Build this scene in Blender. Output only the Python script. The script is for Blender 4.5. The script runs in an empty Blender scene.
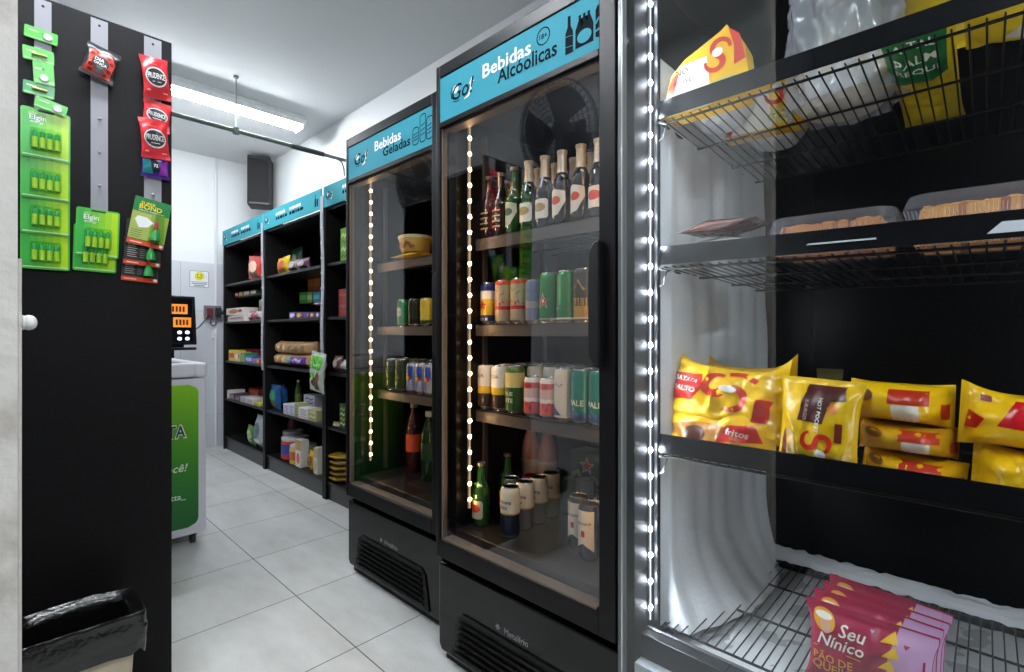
import bpy, bmesh, math, random
from mathutils import Vector, Matrix, Euler, noise
C = bpy.context.scene.collection
PI = math.pi
random.seed(7)
# ------------------------------------------------------------------ survey helpers
F, SA, CA, CAMH = 497.0, 0.7230, 0.6908, 1.10
def ray(px):
    u = (px - 512) / F
    return SA + u * CA, CA - u * SA
def at(px, py, x=None, y=None):
    dx, dy = ray(px)
    t = x / dx if x is not None else y / dy
    return Vector((dx * t, dy * t, CAMH + (333 - py) / F * t))
# ------------------------------------------------------------------ materials
def lin(c):
    return c / 12.92 if c <= 0.04045 else ((c + 0.055) / 1.055) ** 2.4
def hexc(h):
    return tuple(lin(int(h[i:i + 2], 16) / 255) for i in (0, 2, 4)) + (1.0,)
_m = {}
def M(hexcol, rough=0.5, metal=0.0, spec=0.5, emit=None, estr=0, alpha=None, coat=0, bump=None):
    key = (hexcol, rough, metal, spec, emit, estr, alpha, coat, bump)
    if key in _m: return _m[key]
    m = bpy.data.materials.new('paint_' + hexcol); m.use_nodes = True
    b = m.node_tree.nodes['Principled BSDF']
    b.inputs['Base Color'].default_value = hexc(hexcol)
    b.inputs['Roughness'].default_value = rough
    b.inputs['Metallic'].default_value = metal
    b.inputs['Specular IOR Level'].default_value = spec
    if coat: b.inputs['Coat Weight'].default_value = coat; b.inputs['Coat Roughness'].default_value = 0.05
    if emit:
        b.inputs['Emission Color'].default_value = hexc(emit); b.inputs['Emission Strength'].default_value = estr
    if alpha is not None:
        b.inputs['Alpha'].default_value = alpha
    if bump:
        nt = m.node_tree
        n = nt.nodes.new('ShaderNodeTexNoise'); n.inputs['Scale'].default_value = bump[0]; n.inputs['Detail'].default_value = 5
        tc = nt.nodes.new('ShaderNodeTexCoord'); nt.links.new(tc.outputs['Object'], n.inputs['Vector'])
        bp = nt.nodes.new('ShaderNodeBump'); bp.inputs['Strength'].default_value = bump[1]; bp.inputs['Distance'].default_value = 0.01
        nt.links.new(n.outputs['Fac'], bp.inputs['Height']); nt.links.new(bp.outputs['Normal'], b.inputs['Normal'])
    _m[key] = m
    return m
def emitter(hexcol, strength):
    key = ('E', hexcol, strength)
    if key in _m: return _m[key]
    m = bpy.data.materials.new('lamp_' + hexcol); m.use_nodes = True; nt = m.node_tree; nt.nodes.clear()
    o = nt.nodes.new('ShaderNodeOutputMaterial'); e = nt.nodes.new('ShaderNodeEmission')
    e.inputs['Color'].default_value = hexc(hexcol); e.inputs['Strength'].default_value = strength
    nt.links.new(e.outputs[0], o.inputs['Surface']); _m[key] = m
    return m
def clear(name, f0, tint='ffffff', rough=0.0, f90=1.0):
    """clear pane: see-through, reflecting by Schlick's law"""
    key = ('G', name)
    if key in _m: return _m[key]
    m = bpy.data.materials.new(name); m.use_nodes = True; nt = m.node_tree; nt.nodes.clear()
    N, L = nt.nodes.new, nt.links.new
    o = N('ShaderNodeOutputMaterial'); mix = N('ShaderNodeMixShader'); tr = N('ShaderNodeBsdfTransparent'); gl = N('ShaderNodeBsdfGlossy')
    tr.inputs['Color'].default_value = hexc(tint); gl.inputs['Roughness'].default_value = rough
    g = N('ShaderNodeNewGeometry'); dt = N('ShaderNodeVectorMath'); dt.operation = 'DOT_PRODUCT'
    L(g.outputs['Incoming'], dt.inputs[0]); L(g.outputs['Normal'], dt.inputs[1])
    def mth(op, a, b=None):
        n = N('ShaderNodeMath'); n.operation = op
        for i, s in enumerate((a, b)):
            if s is None: continue
            if isinstance(s, (int, float)): n.inputs[i].default_value = s
            else: L(s, n.inputs[i])
        return n.outputs[0]
    c = mth('ABSOLUTE', dt.outputs['Value']); k = mth('POWER', mth('SUBTRACT', 1.0, c), 5.0)
    fac = mth('ADD', mth('MULTIPLY', k, f90 - f0), f0)
    L(fac, mix.inputs[0]); L(tr.outputs[0], mix.inputs[1]); L(gl.outputs[0], mix.inputs[2]); L(mix.outputs[0], o.inputs['Surface'])
    _m[key] = m
    return m
BLACK = lambda: M('0b0b0c', 0.4, spec=.3)
# ------------------------------------------------------------------ mesh builder
class MB:
    def __init__(s):
        s.v, s.f, s.mi, s.mats = [], [], [], []
    def m(s, mat):
        if mat not in s.mats: s.mats.append(mat)
        return s.mats.index(mat)
    def add(s, vs, fs, mat):
        b = len(s.v); s.v += [Vector(p) for p in vs]
        if isinstance(mat, (list, tuple)):
            for f, mm in zip(fs, mat): s.f.append([b + i for i in f]); s.mi.append(s.m(mm))
        else:
            k = s.m(mat)
            for f in fs: s.f.append([b + i for i in f]); s.mi.append(k)
        return s
    def box(s, x0, x1, y0, y1, z0, z1, mat):
        v = [(x, y, z) for z in (z0, z1) for y in (y0, y1) for x in (x0, x1)]
        return s.add(v, [(0, 2, 3, 1), (4, 5, 7, 6), (0, 1, 5, 4), (2, 6, 7, 3), (0, 4, 6, 2), (1, 3, 7, 5)], mat)
    def obox(s, c, size, mat, rot=(0, 0, 0)):
        R = Euler(rot).to_matrix(); c = Vector(c); h = [q / 2 for q in size]
        v = [c + R @ Vector((x, y, z)) for z in (-h[2], h[2]) for y in (-h[1], h[1]) for x in (-h[0], h[0])]
        return s.add(v, [(0, 2, 3, 1), (4, 5, 7, 6), (0, 1, 5, 4), (2, 6, 7, 3), (0, 4, 6, 2), (1, 3, 7, 5)], mat)
    def tube(s, pts, r, mat, n=8, close=False):
        pts = [Vector(p) for p in pts]; vs, fs = [], []; k = len(pts)
        up = Vector((0, 0, 1))
        for i, p in enumerate(pts):
            d = (pts[min(i + 1, k - 1)] - pts[max(i - 1, 0)]).normalized()
            a = d.cross(up)
            if a.length < 1e-3: a = d.cross(Vector((1, 0, 0)))
            a.normalize(); b = a.cross(d).normalized()
            rr = r[i] if isinstance(r, (list, tuple)) else r
            for j in range(n):
                t = 2 * PI * j / n; vs.append(p + (a * math.cos(t) + b * math.sin(t)) * rr)
        for i in range(k - 1):
            for j in range(n):
                fs.append((i * n + j, i * n + (j + 1) % n, (i + 1) * n + (j + 1) % n, (i + 1) * n + j))
        fs.append(tuple(range(n))[::-1]); fs.append(tuple(range((k - 1) * n, k * n)))
        return s.add(vs, fs, mat)
    def lathe(s, prof, mat, n=20, c=(0, 0, 0), mats=None):
        vs, fs, fm = [], [], []; c = Vector(c); k = len(prof)
        for r, z in prof:
            for j in range(n):
                t = 2 * PI * j / n; vs.append(c + Vector((r * math.cos(t), r * math.sin(t), z)))
        for i in range(k - 1):
            for j in range(n):
                fs.append((i * n + j, i * n + (j + 1) % n, (i + 1) * n + (j + 1) % n, (i + 1) * n + j))
                fm.append(mats[i] if mats else mat)
        fs.append(tuple(range(n))[::-1]); fm.append(mats[0] if mats else mat)
        fs.append(tuple(range((k - 1) * n, k * n))); fm.append(mats[-1] if mats else mat)
        return s.add(vs, fs, fm)
    def prism(s, poly, y0, y1, mat, frame=None):
        """polygon in the x-z plane pushed along y"""
        n = len(poly); vs = [Vector((p[0], y0, p[1])) for p in poly] + [Vector((p[0], y1, p[1])) for p in poly]
        if frame: vs = [frame @ v for v in vs]
        fs = [tuple(range(n)), tuple(range(n, 2 * n))[::-1]] + [(i, (i + 1) % n, n + (i + 1) % n, n + i) for i in range(n)]
        return s.add(vs, fs, mat)
    def grid(s, nu, nv, fn, mat):
        vs = [fn(i / nu, j / nv) for j in range(nv + 1) for i in range(nu + 1)]
        fs = [(j * (nu + 1) + i, j * (nu + 1) + i + 1, (j + 1) * (nu + 1) + i + 1, (j + 1) * (nu + 1) + i) for j in range(nv) for i in range(nu)]
        return s.add(vs, fs, mat)
    def decal(s, shape, fn, mat, off=0.0006):
        """2D shape (verts, faces) laid on a surface fn(u, v, offset)"""
        vs, fs = shape
        return s.add([fn(p[0], p[1], off) for p in vs], fs, mat)
    def build(s, name, parent=None, loc=None, rot=None, bevel=0, smooth=None, solid=0, recalc=True):
        me = bpy.data.meshes.new(name)
        me.from_pydata([tuple(v) for v in s.v], [], s.f)
        for mt in s.mats: me.materials.append(mt)
        me.polygons.foreach_set('material_index', s.mi)
        bm = bmesh.new(); bm.from_mesh(me)
        if recalc: bmesh.ops.recalc_face_normals(bm, faces=bm.faces)
        if smooth:
            for f in bm.faces: f.smooth = True
            for e in bm.edges:
                if len(e.link_faces) == 2 and e.calc_face_angle(0) > math.radians(smooth): e.smooth = False
        bm.to_mesh(me); bm.free(); me.update()
        o = bpy.data.objects.new(name, me); C.objects.link(o)
        if parent: o.parent = parent
        if loc is not None: o.location = loc
        if rot is not None: o.rotation_euler = rot
        if bevel:
            b = o.modifiers.new('edge', 'BEVEL'); b.width = bevel; b.segments = 2; b.limit_method = 'ANGLE'; b.angle_limit = math.radians(50)
        return o
# 2D shapes ----------------------------------------------------------
def tess(poly, maxlen=0.02):
    bm = bmesh.new(); vs = [bm.verts.new((p[0], p[1], 0)) for p in poly]
    f = bm.faces.new(vs); bmesh.ops.triangulate(bm, faces=[f])
    for _ in range(5):
        es = [e for e in bm.edges if e.calc_length() > maxlen]
        if not es: break
        bmesh.ops.subdivide_edges(bm, edges=es, cuts=1); bmesh.ops.triangulate(bm, faces=bm.faces)
    bm.verts.index_update()
    r = ([(v.co.x, v.co.y) for v in bm.verts], [tuple(v.index for v in q.verts) for q in bm.faces]); bm.free()
    return r
def rrect(w, h, r, n=4, cx=0, cy=0):
    out = []
    for sx, sy, a0 in ((1, 1, 0), (-1, 1, 90), (-1, -1, 180), (1, -1, 270)):
        for i in range(n + 1):
            a = math.radians(a0 + 90 * i / n); out.append((cx + sx * (w / 2 - r) + r * math.cos(a), cy + sy * (h / 2 - r) + r * math.sin(a)))
    return out
def rect(x0, x1, y0, y1): return [(x0, y0), (x1, y0), (x1, y1), (x0, y1)]
def oval(cx, cy, a, b, n=28): return [(cx + a * math.cos(2 * PI * i / n), cy + b * math.sin(2 * PI * i / n)) for i in range(n)]
def star(cx, cy, r, k=0.42, n=5): return [(cx + (r if i % 2 == 0 else r * k) * math.sin(PI * i / n), cy + (r if i % 2 == 0 else r * k) * math.cos(PI * i / n)) for i in range(2 * n)]
def stroke(pts, w):
    """flat ribbon along a 2D path"""
    pts = [Vector(p) for p in pts]; k = len(pts); vs, fs = [], []
    for i, p in enumerate(pts):
        d = (pts[min(i + 1, k - 1)] - pts[max(i - 1, 0)]).normalized(); n = Vector((-d.y, d.x)); ww = (w[i] if isinstance(w, (list, tuple)) else w) / 2
        vs += [tuple(p + n * ww), tuple(p - n * ww)]
    for i in range(k - 1): fs.append((2 * i, 2 * i + 1, 2 * i + 3, 2 * i + 2))
    return vs, fs
def ring(cx, cy, a, w, n=28): return stroke([(cx + a * math.cos(2 * PI * i / n), cy + a * math.sin(2 * PI * i / n)) for i in range(n + 1)], w)
_t = {}
def txt(s, cx, cy, w=None, h=None, bold=0.0, shear=0.0, rot=0.0, align='C', sx=1.0):
    key = (s, bold, shear)
    if key not in _t:
        cu = bpy.data.curves.new('t', 'FONT'); cu.body = s; cu.offset = bold; cu.shear = shear; cu.resolution_u = 2
        o = bpy.data.objects.new('t', cu); C.objects.link(o)
        dg = bpy.context.evaluated_depsgraph_get(); dg.update()
        me = o.evaluated_get(dg).to_mesh()
        _t[key] = ([(v.co.x, v.co.y) for v in me.vertices], [tuple(p.vertices) for p in me.polygons])
        o.evaluated_get(dg).to_mesh_clear(); bpy.data.objects.remove(o); bpy.data.curves.remove(cu)
    vs, fs = _t[key]
    x0, x1 = min(v[0] for v in vs), max(v[0] for v in vs); y0, y1 = min(v[1] for v in vs), max(v[1] for v in vs)
    k = w / (x1 - x0) if w else h / (y1 - y0)
    kx, ky = k * sx, k
    if w and h: kx, ky = w / (x1 - x0), h / (y1 - y0)
    mx = {'C': (x0 + x1) / 2, 'L': x0, 'R': x1}[align]; my = (y0 + y1) / 2
    cr, sr = math.cos(rot), math.sin(rot); out = []
    for x, y in vs:
        a, b = (x - mx) * kx, (y - my) * ky
        out.append((cx + a * cr - b * sr, cy + a * sr + b * cr))
    return out, fs
def xf(shape, cx, cy, rot=0, k=1):
    cr, sr = math.cos(rot) * k, math.sin(rot) * k
    if isinstance(shape, tuple): return [(cx + a * cr - b * sr, cy + a * sr + b * cr) for a, b in shape[0]], shape[1]
    return [(cx + a * cr - b * sr, cy + a * sr + b * cr) for a, b in shape]
# surfaces a print can lie on: front is local -Y
def flat(y=0.0): return lambda u, v, o: Vector((u, y - o, v))
def around(r, z0=0.0): return lambda u, v, o: Vector(((r + o) * math.sin(u / r), -(r + o) * math.cos(u / r), z0 + v))
# ------------------------------------------------------------------ object tree
def tag(o, label, cat, group=None, kind=None):
    o['label'] = label; o['category'] = cat
    if group: o['group'] = group
    if kind: o['kind'] = kind
    return o
def thing(name, label, cat, loc=(0, 0, 0), rz=0, group=None, rot=None):
    o = bpy.data.objects.new(name, None); C.objects.link(o); o.empty_display_size = 0.05
    o.location = loc; o.rotation_euler = rot if rot else (0, 0, rz)
    return tag(o, label, cat, group)
def struct(o): o['kind'] = 'structure'; return o
def copy_tree(o, loc, label, rz=None):
    r = o.copy(); C.objects.link(r); r.location = loc; r['label'] = label
    if rz is not None: r.rotation_euler = (0, 0, rz)
    for ch in o.children:
        c = ch.copy(); C.objects.link(c); c.parent = r
        for g in ch.children:
            d = g.copy(); C.objects.link(d); d.parent = c
    return r
ORD = ['first', 'second', 'third', 'fourth', 'fifth', 'sixth', 'seventh', 'eighth', 'ninth', 'tenth']
RZ = -PI / 2      # things that face the aisle: local -Y looks to world -X
# ------------------------------------------------------------------ camera and render look
cam = bpy.data.cameras.new('camera'); co = bpy.data.objects.new('camera', cam); C.objects.link(co)
cam.sensor_width = 36; cam.lens = 36 * F / 1024; cam.shift_y = -3 / 1024; cam.clip_start = 0.02
co.location = (0, 0, CAMH); co.rotation_euler = (PI / 2, 0, -math.atan2(SA, CA))
sc = bpy.context.scene; sc.camera = co
sc.view_settings.view_transform = 'Standard'; sc.view_settings.look = 'None'; sc.view_settings.gamma = 1; sc.view_settings.exposure = 0.0
sc.view_settings.use_curve_mapping = False
sc.cycles.use_denoising = True; sc.cycles.max_bounces = 14; sc.cycles.transparent_max_bounces = 24; sc.cycles.sample_clamp_indirect = 6
w = bpy.data.worlds.new('night'); sc.world = w; w.use_nodes = True
w.node_tree.nodes['Background'].inputs[0].default_value = (0.5, 0.55, 0.65, 1); w.node_tree.nodes['Background'].inputs[1].default_value = 0.02

#SECTION room
XW, YB, ZC, XL = 1.92, 5.42, 2.80, -0.62
def floor_mat():
    m = bpy.data.materials.new('floor_tiles'); m.use_nodes = True; nt = m.node_tree; N, L = nt.nodes.new, nt.links.new
    b = nt.nodes['Principled BSDF']; tc = N('ShaderNodeTexCoord'); mp = N('ShaderNodeMapping')
    mp.inputs['Location'].default_value = (-0.88 + 0.49 * 4, -2.09 + 0.492 * 8, 0)
    L(tc.outputs['Object'], mp.inputs['Vector'])
    br = N('ShaderNodeTexBrick'); br.offset = 0; br.squash = 1; br.inputs['Scale'].default_value = 1
    br.inputs['Brick Width'].default_value = 0.49; br.inputs['Row Height'].default_value = 0.492; br.inputs['Mortar Size'].default_value = 0.0022
    br.inputs['Mortar Smooth'].default_value = 0.15
    br.inputs['Color1'].default_value = hexc('d8d9d8'); br.inputs['Color2'].default_value = hexc('d3d5d5'); br.inputs['Mortar'].default_value = hexc('4a4a4a')
    L(mp.outputs[0], br.inputs['Vector'])
    n = N('ShaderNodeTexNoise'); n.inputs['Scale'].default_value = 2.6; n.inputs['Detail'].default_value = 6; n.inputs['Roughness'].default_value = 0.65
    st = N('ShaderNodeMapping'); st.inputs['Scale'].default_value = (2.4, 0.8, 1); L(tc.outputs['Object'], st.inputs['Vector']); L(st.outputs[0], n.inputs['Vector'])
    rp = N('ShaderNodeValToRGB'); rp.color_ramp.elements[0].position = 0.3; rp.color_ramp.elements[0].color = hexc('dfddd8'); rp.color_ramp.elements[1].position = 0.72; rp.color_ramp.elements[1].color = (1, 1, 1, 1)
    L(n.outputs['Fac'], rp.inputs[0])
    mx = N('ShaderNodeMix'); mx.data_type = 'RGBA'; mx.blend_type = 'MULTIPLY'; mx.inputs[0].default_value = 1
    L(br.outputs['Color'], mx.inputs[6]); L(rp.outputs[0], mx.inputs[7]); L(mx.outputs[2], b.inputs['Base Color'])
    b.inputs['Roughness'].default_value = 0.36
    bp = N('ShaderNodeBump'); bp.inputs['Strength'].default_value = 0.25; bp.inputs['Distance'].default_value = 0.002; bp.invert = True
    L(br.outputs['Fac'], bp.inputs['Height']); L(bp.outputs[0], b.inputs['Normal'])
    return m
def plaster(name, col, sc_=(30, 0.3), dirt=None):
    m = bpy.data.materials.new(name); m.use_nodes = True; nt = m.node_tree; N, L = nt.nodes.new, nt.links.new
    b = nt.nodes['Principled BSDF']; b.inputs['Roughness'].default_value = 0.7
    tc = N('ShaderNodeTexCoord'); n = N('ShaderNodeTexNoise'); n.inputs['Scale'].default_value = sc_[0]; n.inputs['Detail'].default_value = 6
    L(tc.outputs['Object'], n.inputs['Vector'])
    bp = N('ShaderNodeBump'); bp.inputs['Strength'].default_value = sc_[1]; bp.inputs['Distance'].default_value = 0.006
    L(n.outputs['Fac'], bp.inputs['Height']); L(bp.outputs[0], b.inputs['Normal'])
    if dirt:
        r = N('ShaderNodeValToRGB'); r.color_ramp.elements[0].color = hexc(dirt); r.color_ramp.elements[0].position = 0.34; r.color_ramp.elements[1].color = hexc(col); r.color_ramp.elements[1].position = 0.5
        n2 = N('ShaderNodeTexNoise'); n2.inputs['Scale'].default_value = 22; n2.inputs['Detail'].default_value = 8; L(tc.outputs['Object'], n2.inputs['Vector'])
        L(n2.outputs['Fac'], r.inputs[0]); L(r.outputs[0], b.inputs['Base Color'])
    else: b.inputs['Base Color'].default_value = hexc(col)
    return m
def tile_wall():
    m = bpy.data.materials.new('back_wall_tiles'); m.use_nodes = True; nt = m.node_tree; N, L = nt.nodes.new, nt.links.new
    b = nt.nodes['Principled BSDF']; b.inputs['Roughness'].default_value = 0.3
    tc = N('ShaderNodeTexCoord'); mp = N('ShaderNodeMapping'); mp.inputs['Rotation'].default_value = (PI / 2, 0, 0); mp.inputs['Location'].default_value = (0.23, 0.31, 0)
    L(tc.outputs['Object'], mp.inputs['Vector'])
    br = N('ShaderNodeTexBrick'); br.offset = 0; br.inputs['Scale'].default_value = 1; br.inputs['Brick Width'].default_value = 0.36; br.inputs['Row Height'].default_value = 0.5
    br.inputs['Mortar Size'].default_value = 0.002; br.inputs['Color1'].default_value = hexc('c6c9cf'); br.inputs['Color2'].default_value = hexc('c2c5cb'); br.inputs['Mortar'].default_value = hexc('9fa2a8')
    L(mp.outputs[0], br.inputs['Vector']); L(br.outputs['Color'], b.inputs['Base Color'])
    return m
WALL = plaster('white_wall_paint', 'dcdedf', (9, 0.08)); 
struct(MB().box(XL - .1, XW + .1, -1.5, YB + .1, -0.1, 0, floor_mat()).build('floor'))
struct(MB().box(XL - .1, XW + .1, -1.5, YB + .1, ZC, ZC + .1, plaster('ceiling_paint', 'e6e8e9', (6, 0.05))).build('ceiling'))
struct(MB().box(XW, XW + .1, -1.5, YB + .1, 0, ZC, WALL).build('wall_right'))
bk = struct(MB().box(XL, XW, YB, YB + .1, 1.77, ZC, WALL).build('wall_back'))
struct(MB().box(XL, XW, YB - .008, YB + .1, 0, 1.77, tile_wall()).build('trim_1'))          # tiled lower half of the back wall
struct(MB().box(XL - .1, XL, 0.60, YB + .1, 0, ZC, WALL).build('wall_left'))
NIGHT = M('0d0d10', 0.8)
struct(MB().box(XL - .1, XL, -1.5, 0.60, 0, ZC, NIGHT).build('wall_entrance'))
struct(MB().box(XL - .1, XW + .1, -1.6, -1.5, 0, ZC, NIGHT).build('wall_rear'))
struct(MB().box(XL, -0.035, 0.599, 0.625, 0, ZC, NIGHT).build('wall_blocker'))  # unseen dark wall, added to keep the freezer glass reflection dark
rough_wall = plaster('rough_white_plaster', 'eae6df', (60, 0.45), 'cdc6bc')
struct(MB().box(-0.035, 0.01528, 0.599, 0.625, 0, ZC, rough_wall).build('wall_front'))
sp = MB(); sp.box(0.01528, 0.0179, 0.601, 0.623, 0, CAMH + 0.064, M('cfc9c1', 0.6, bump=(60, 0.4)))
struct(sp.build('trim_2', bevel=0.0008))
kb = MB(); kb.lathe([(0.0062, 0), (0.0066, .0008), (0.0060, .0022), (0.0066, .0034), (0.0068, .0050), (0.0060, .0075), (0.004, .0094), (0.0012, .0102)], M('e4e4e4', 0.35), n=24)
k = kb.build('door_stop_knob', None, (0.0179, 0.613, 1.1092), (0, PI / 2, 0), smooth=40)
tag(k, 'small round white knob on the edge of the rough white wall', 'knob')
# conduit up the back wall corner
cb = MB(); cb.tube([(1.5, YB - .022, 0.0), (1.5, YB - .022, ZC)], 0.011, M('d5d7da', 0.4), 10)
tag(cb.build('wall_conduit', smooth=40), 'thin white vertical conduit up the back wall beside the shelving', 'pipe')

#SECTION ceiling things
LAMP_STR = 190
def tube_light(x0, x1, y, z, label, strength):
    t = thing('ceiling_tube_light', label, 'ceiling lamp', (x0, y, z), 0, None)
    L_ = x1 - x0
    MB().prism([(-.085, .015), (-.078, -.020), (-.070, -.020), (-.060, -.004), (.060, -.004), (.070, -.020), (.078, -.020), (.085, .015), (.06, ZC - z), (-.06, ZC - z)], 0, L_, M('e6e8ea', 0.4), Matrix(((0, 1, 0, 0), (1, 0, 0, 0), (0, 0, 1, 0), (0, 0, 0, 1)))).build('housing', t)
    for i, yy in enumerate((-.028, .028)):
        b = MB(); b.tube([(0.03, yy, -.030), (L_ - .03, yy, -.030)], 0.0135, emitter('f4faff', strength), 12)
        b.build('lamp_tube', t, smooth=40)
    for xx in (0.012, L_ - .012):
        e = MB(); e.box(xx - .012, xx + .012, -.072, .072, -.050, -.008, M('e6e8ea', 0.4)); e.build('end_cap', t, bevel=.003)
    return t
tube_light(0.42, 1.70, 3.93, 2.745, 'bright twin tube lamp on the ceiling above the snack shelves', LAMP_STR * .85)
tube_light(-0.36, 0.58, 1.50, 2.745, 'added unseen twin tube lamp on the ceiling near the drinks fridges, above the frame', LAMP_STR)  # added lamp out of view, lights the room near the fridges
tube_light(-0.50, 0.72, -0.75, 2.745, 'added unseen twin tube lamp on the ceiling above the entrance, above the frame', LAMP_STR * 1.0)  # added lamp out of view, brightens the wall edge and black panel
gp = M('56665c', 0.45)
# wall fans on the left wall: seen mirrored in the fridge doors
def wall_fan(y, z, label):
    t = thing('wall_fan', label, 'fan', (XL, y, z), PI / 2, 'wall fans on the left wall')
    fb_ = M('4c4e56', .45)
    b = MB(); b.prism(rrect(.13, .20, .02, 4), -.02, 0, fb_); b.build('wall_plate', t, bevel=.004)
    b = MB(); b.tube([(0, -.02, -.03), (0, -.09, -.05), (0, -.14, -.01)], .018, fb_, 10); b.build('arm', t, smooth=50)
    b = MB(); b.lathe([(.02, 0), (.06, .01), (.068, .05), (.06, .10), (.03, .115)], fb_, 20); b.build('motor_housing', t, (0, -.12, 0), (PI / 2 + .25, 0, 0), smooth=40)
    g = MB(); R_ = .30
    for k_ in range(9):
        rr = .05 + (R_ - .05) * k_ / 8; zz = .20 - .055 * (rr / R_) ** 2.5
        g.tube([(rr * math.cos(a * PI / 18), rr * math.sin(a * PI / 18), zz) for a in range(37)], .003, fb_, 5)
    for k_ in range(40):
        a = 2 * PI * k_ / 40; g.tube([(q * math.cos(a), q * math.sin(a), .20 - .055 * (q / R_) ** 2.5) for q in (.05, .13, .21, .27, R_)] + [(R_ * math.cos(a), R_ * math.sin(a), .09), (.2 * math.cos(a), .2 * math.sin(a), .06)], .0022, fb_, 5)
    g.tube([(R_ * math.cos(a * PI / 18), R_ * math.sin(a * PI / 18), .12) for a in range(37)], .007, fb_, 6)
    g.build('guard', t, (0, -.11, 0), (PI / 2 + .25, 0, 0), smooth=60)
    for k_ in range(3):
        b = MB(); a0 = k_ * 2 * PI / 3
        b.grid(8, 8, lambda u, v: Vector(((.04 + .22 * v) * math.cos(a0 + (u - .5) * 1.5), (.04 + .22 * v) * math.sin(a0 + (u - .5) * 1.5), .13 + .035 * (u - .5))), M('34363d', .45)); b.build('blade', t, (0, -.11, 0), (PI / 2 + .25, 0, 0), smooth=60)
wall_fan(1.98, 2.42, 'black wall fan on the left wall, mirrored in the alcoholic drinks fridge door')
wall_fan(3.75, 2.45, 'black wall fan on the left wall, mirrored in the cold drinks fridge door')
t = thing('hanging_conduit', 'grey green conduit hung across the ceiling on a thin rod', 'pipe', (1.116, 3.59, 2.436))
b = MB(); b.tube([(-1.7, 0, 0), (0.80, 0, 0)], 0.0135, gp, 10); b.build('pipe', t, smooth=40)
b = MB(); b.tube([(0, 0, 0.01), (0, 0, ZC - 2.436)], 0.004, M('8a9090', 0.4, 0.6), 8); b.build('hanger_rod', t, smooth=40)
b = MB(); b.lathe([(0.02, -.02), (0.02, .02)], gp, 12); b.build('bracket', t, smooth=40)
b = MB(); b.lathe([(.016, ZC - 2.436 - .012), (.016, ZC - 2.436)], gp, 12); b.build('ceiling_plate', t, smooth=40)
b = MB(); b.tube([(x, 0.0, 0.0) for x in (0.36, 0.60)], 0.018, M('2c332f', 0.6), 10); b.build('tape_wrap', t, smooth=40)
b = MB(); b.tube([(0.70, -.01, -.008), (0.735, -.02, -.03), (0.752, -.02, -.075), (0.755, -.02, -.13)], 0.007, gp, 8); b.build('branch_cable', t, smooth=40)
# speaker
spx = MB(); 
t = thing('wall_speaker', 'tall black speaker box mounted high in the back corner', 'speaker', (1.785, 5.05, 2.305), math.radians(-28))
MB().prism([(-.10, 0), (.10, 0), (.10, .47), (-.10, .47)], -.10, .10, M('17141a', 0.5)).build('body', t, bevel=.012)
MB().box(-.088, .088, -.107, -.099, .03, .44, M('0c0b0e', 0.7, bump=(300, .6))).build('grille', t, bevel=.003)
MB().box(-.03, .03, .10, .15, .2, .28, M('1a1a1c', .5)).build('wall_bracket', t)
#SECTION drink fridges
TEAL = M('3a93a6', 0.6, spec=.12); INK = M('05121a', 0.7, spec=.06); WHITE = M('eef0f1', 0.6, spec=.15)
FB = M('09080a', 0.42, spec=.22); FB2 = M('060607', 0.5, spec=.3); LINER = M('090809', 0.5, spec=.3)
WARM, COOL = 'ffc98a', 'eef4ff'
def led_strip(parent, x, y, z0, z1, n, col, estr, base='b9b4aa', face=1, line=0, size=1.0):
    """strip up one side wall; the lenses look across the cabinet (face = +1 to the right, -1 to the left)"""
    b = MB(); xa, xb = sorted((x, x - .005 * face)); b.box(xa, xb, y - .005, y + .005, z0 - .03, z1 + .03, M(base, 0.35, 0.3))
    e = emitter(col, estr)
    for i in range(n):
        z = z0 + (z1 - z0) * i / (n - 1); k = len(b.v)
        b.lathe([(.0050 * size, 0), (.0050 * size, .0022), (.0030 * size, .0042), (.0006, .0048)], e, 10)
        for j in range(k, len(b.v)):
            p = b.v[j]; b.v[j] = Vector((x + face * p.z, y + p.x, z + p.y))
    if line: b.box(*sorted((x, x + face * .0012)), y - .0022, y + .0022, z0 - .03, z1 + .03, emitter(col, line))  # thin glowing line put in for the streak of light between lenses
    return b.build('led_strip', parent)
def logo(b, fn, cx, cz, k):
    b.decal(xf(stroke([(-.030, .018), (-.036, .006), (-.033, -.008), (-.020, -.014), (-.006, -.010)], [.001, .003, .004, .003, .001]), cx, cz, 0, k), fn, INK)
    b.decal(xf(tess(oval(-.019, .008, .010, .009)), cx, cz, 0, k), fn, WHITE, .0007)
    b.decal(xf(txt('Go!', 0.006, 0.001, h=.036, bold=.01, shear=.25), cx, cz, 0, k), fn, INK, .0009)
    b.decal(xf(stroke([(-.028, -.017), (-.018, -.021), (-.006, -.021)], .002), cx, cz, 0, k), fn, INK)
    b.decal(xf(stroke([(.012, -.024), (.026, -.020), (.034, -.008), (.036, .006)], [.002, .006, .007, .005]), cx, cz, 0, k), fn, WHITE, .0008)
    b.decal(xf(tess([(.028, .004), (.045, .006), (.037, .017)]), cx, cz, 0, k), fn, WHITE, .0008)
def bottle_icon(b, fn, cx, cz, h, mat):
    w_ = h * .13
    b.decal(tess([(cx - w_, cz - h / 2), (cx + w_, cz - h / 2), (cx + w_, cz + h * .02), (cx + w_ * .9, cz + h * .08), (cx + w_ * .4, cz + h * .22), (cx + w_ * .36, cz + h / 2), (cx - w_ * .36, cz + h / 2), (cx - w_ * .4, cz + h * .22), (cx - w_ * .9, cz + h * .08), (cx - w_, cz + h * .02)]), fn, mat)
    b.decal(stroke([(cx - w_, cz - h * .02), (cx + w_ * .9, cz - h * .06)], h * .012), fn, TEAL, .0009)
    b.decal(stroke([(cx - w_, cz - h * .30), (cx + w_ * .9, cz - h * .33)], h * .012), fn, TEAL, .0009)
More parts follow.
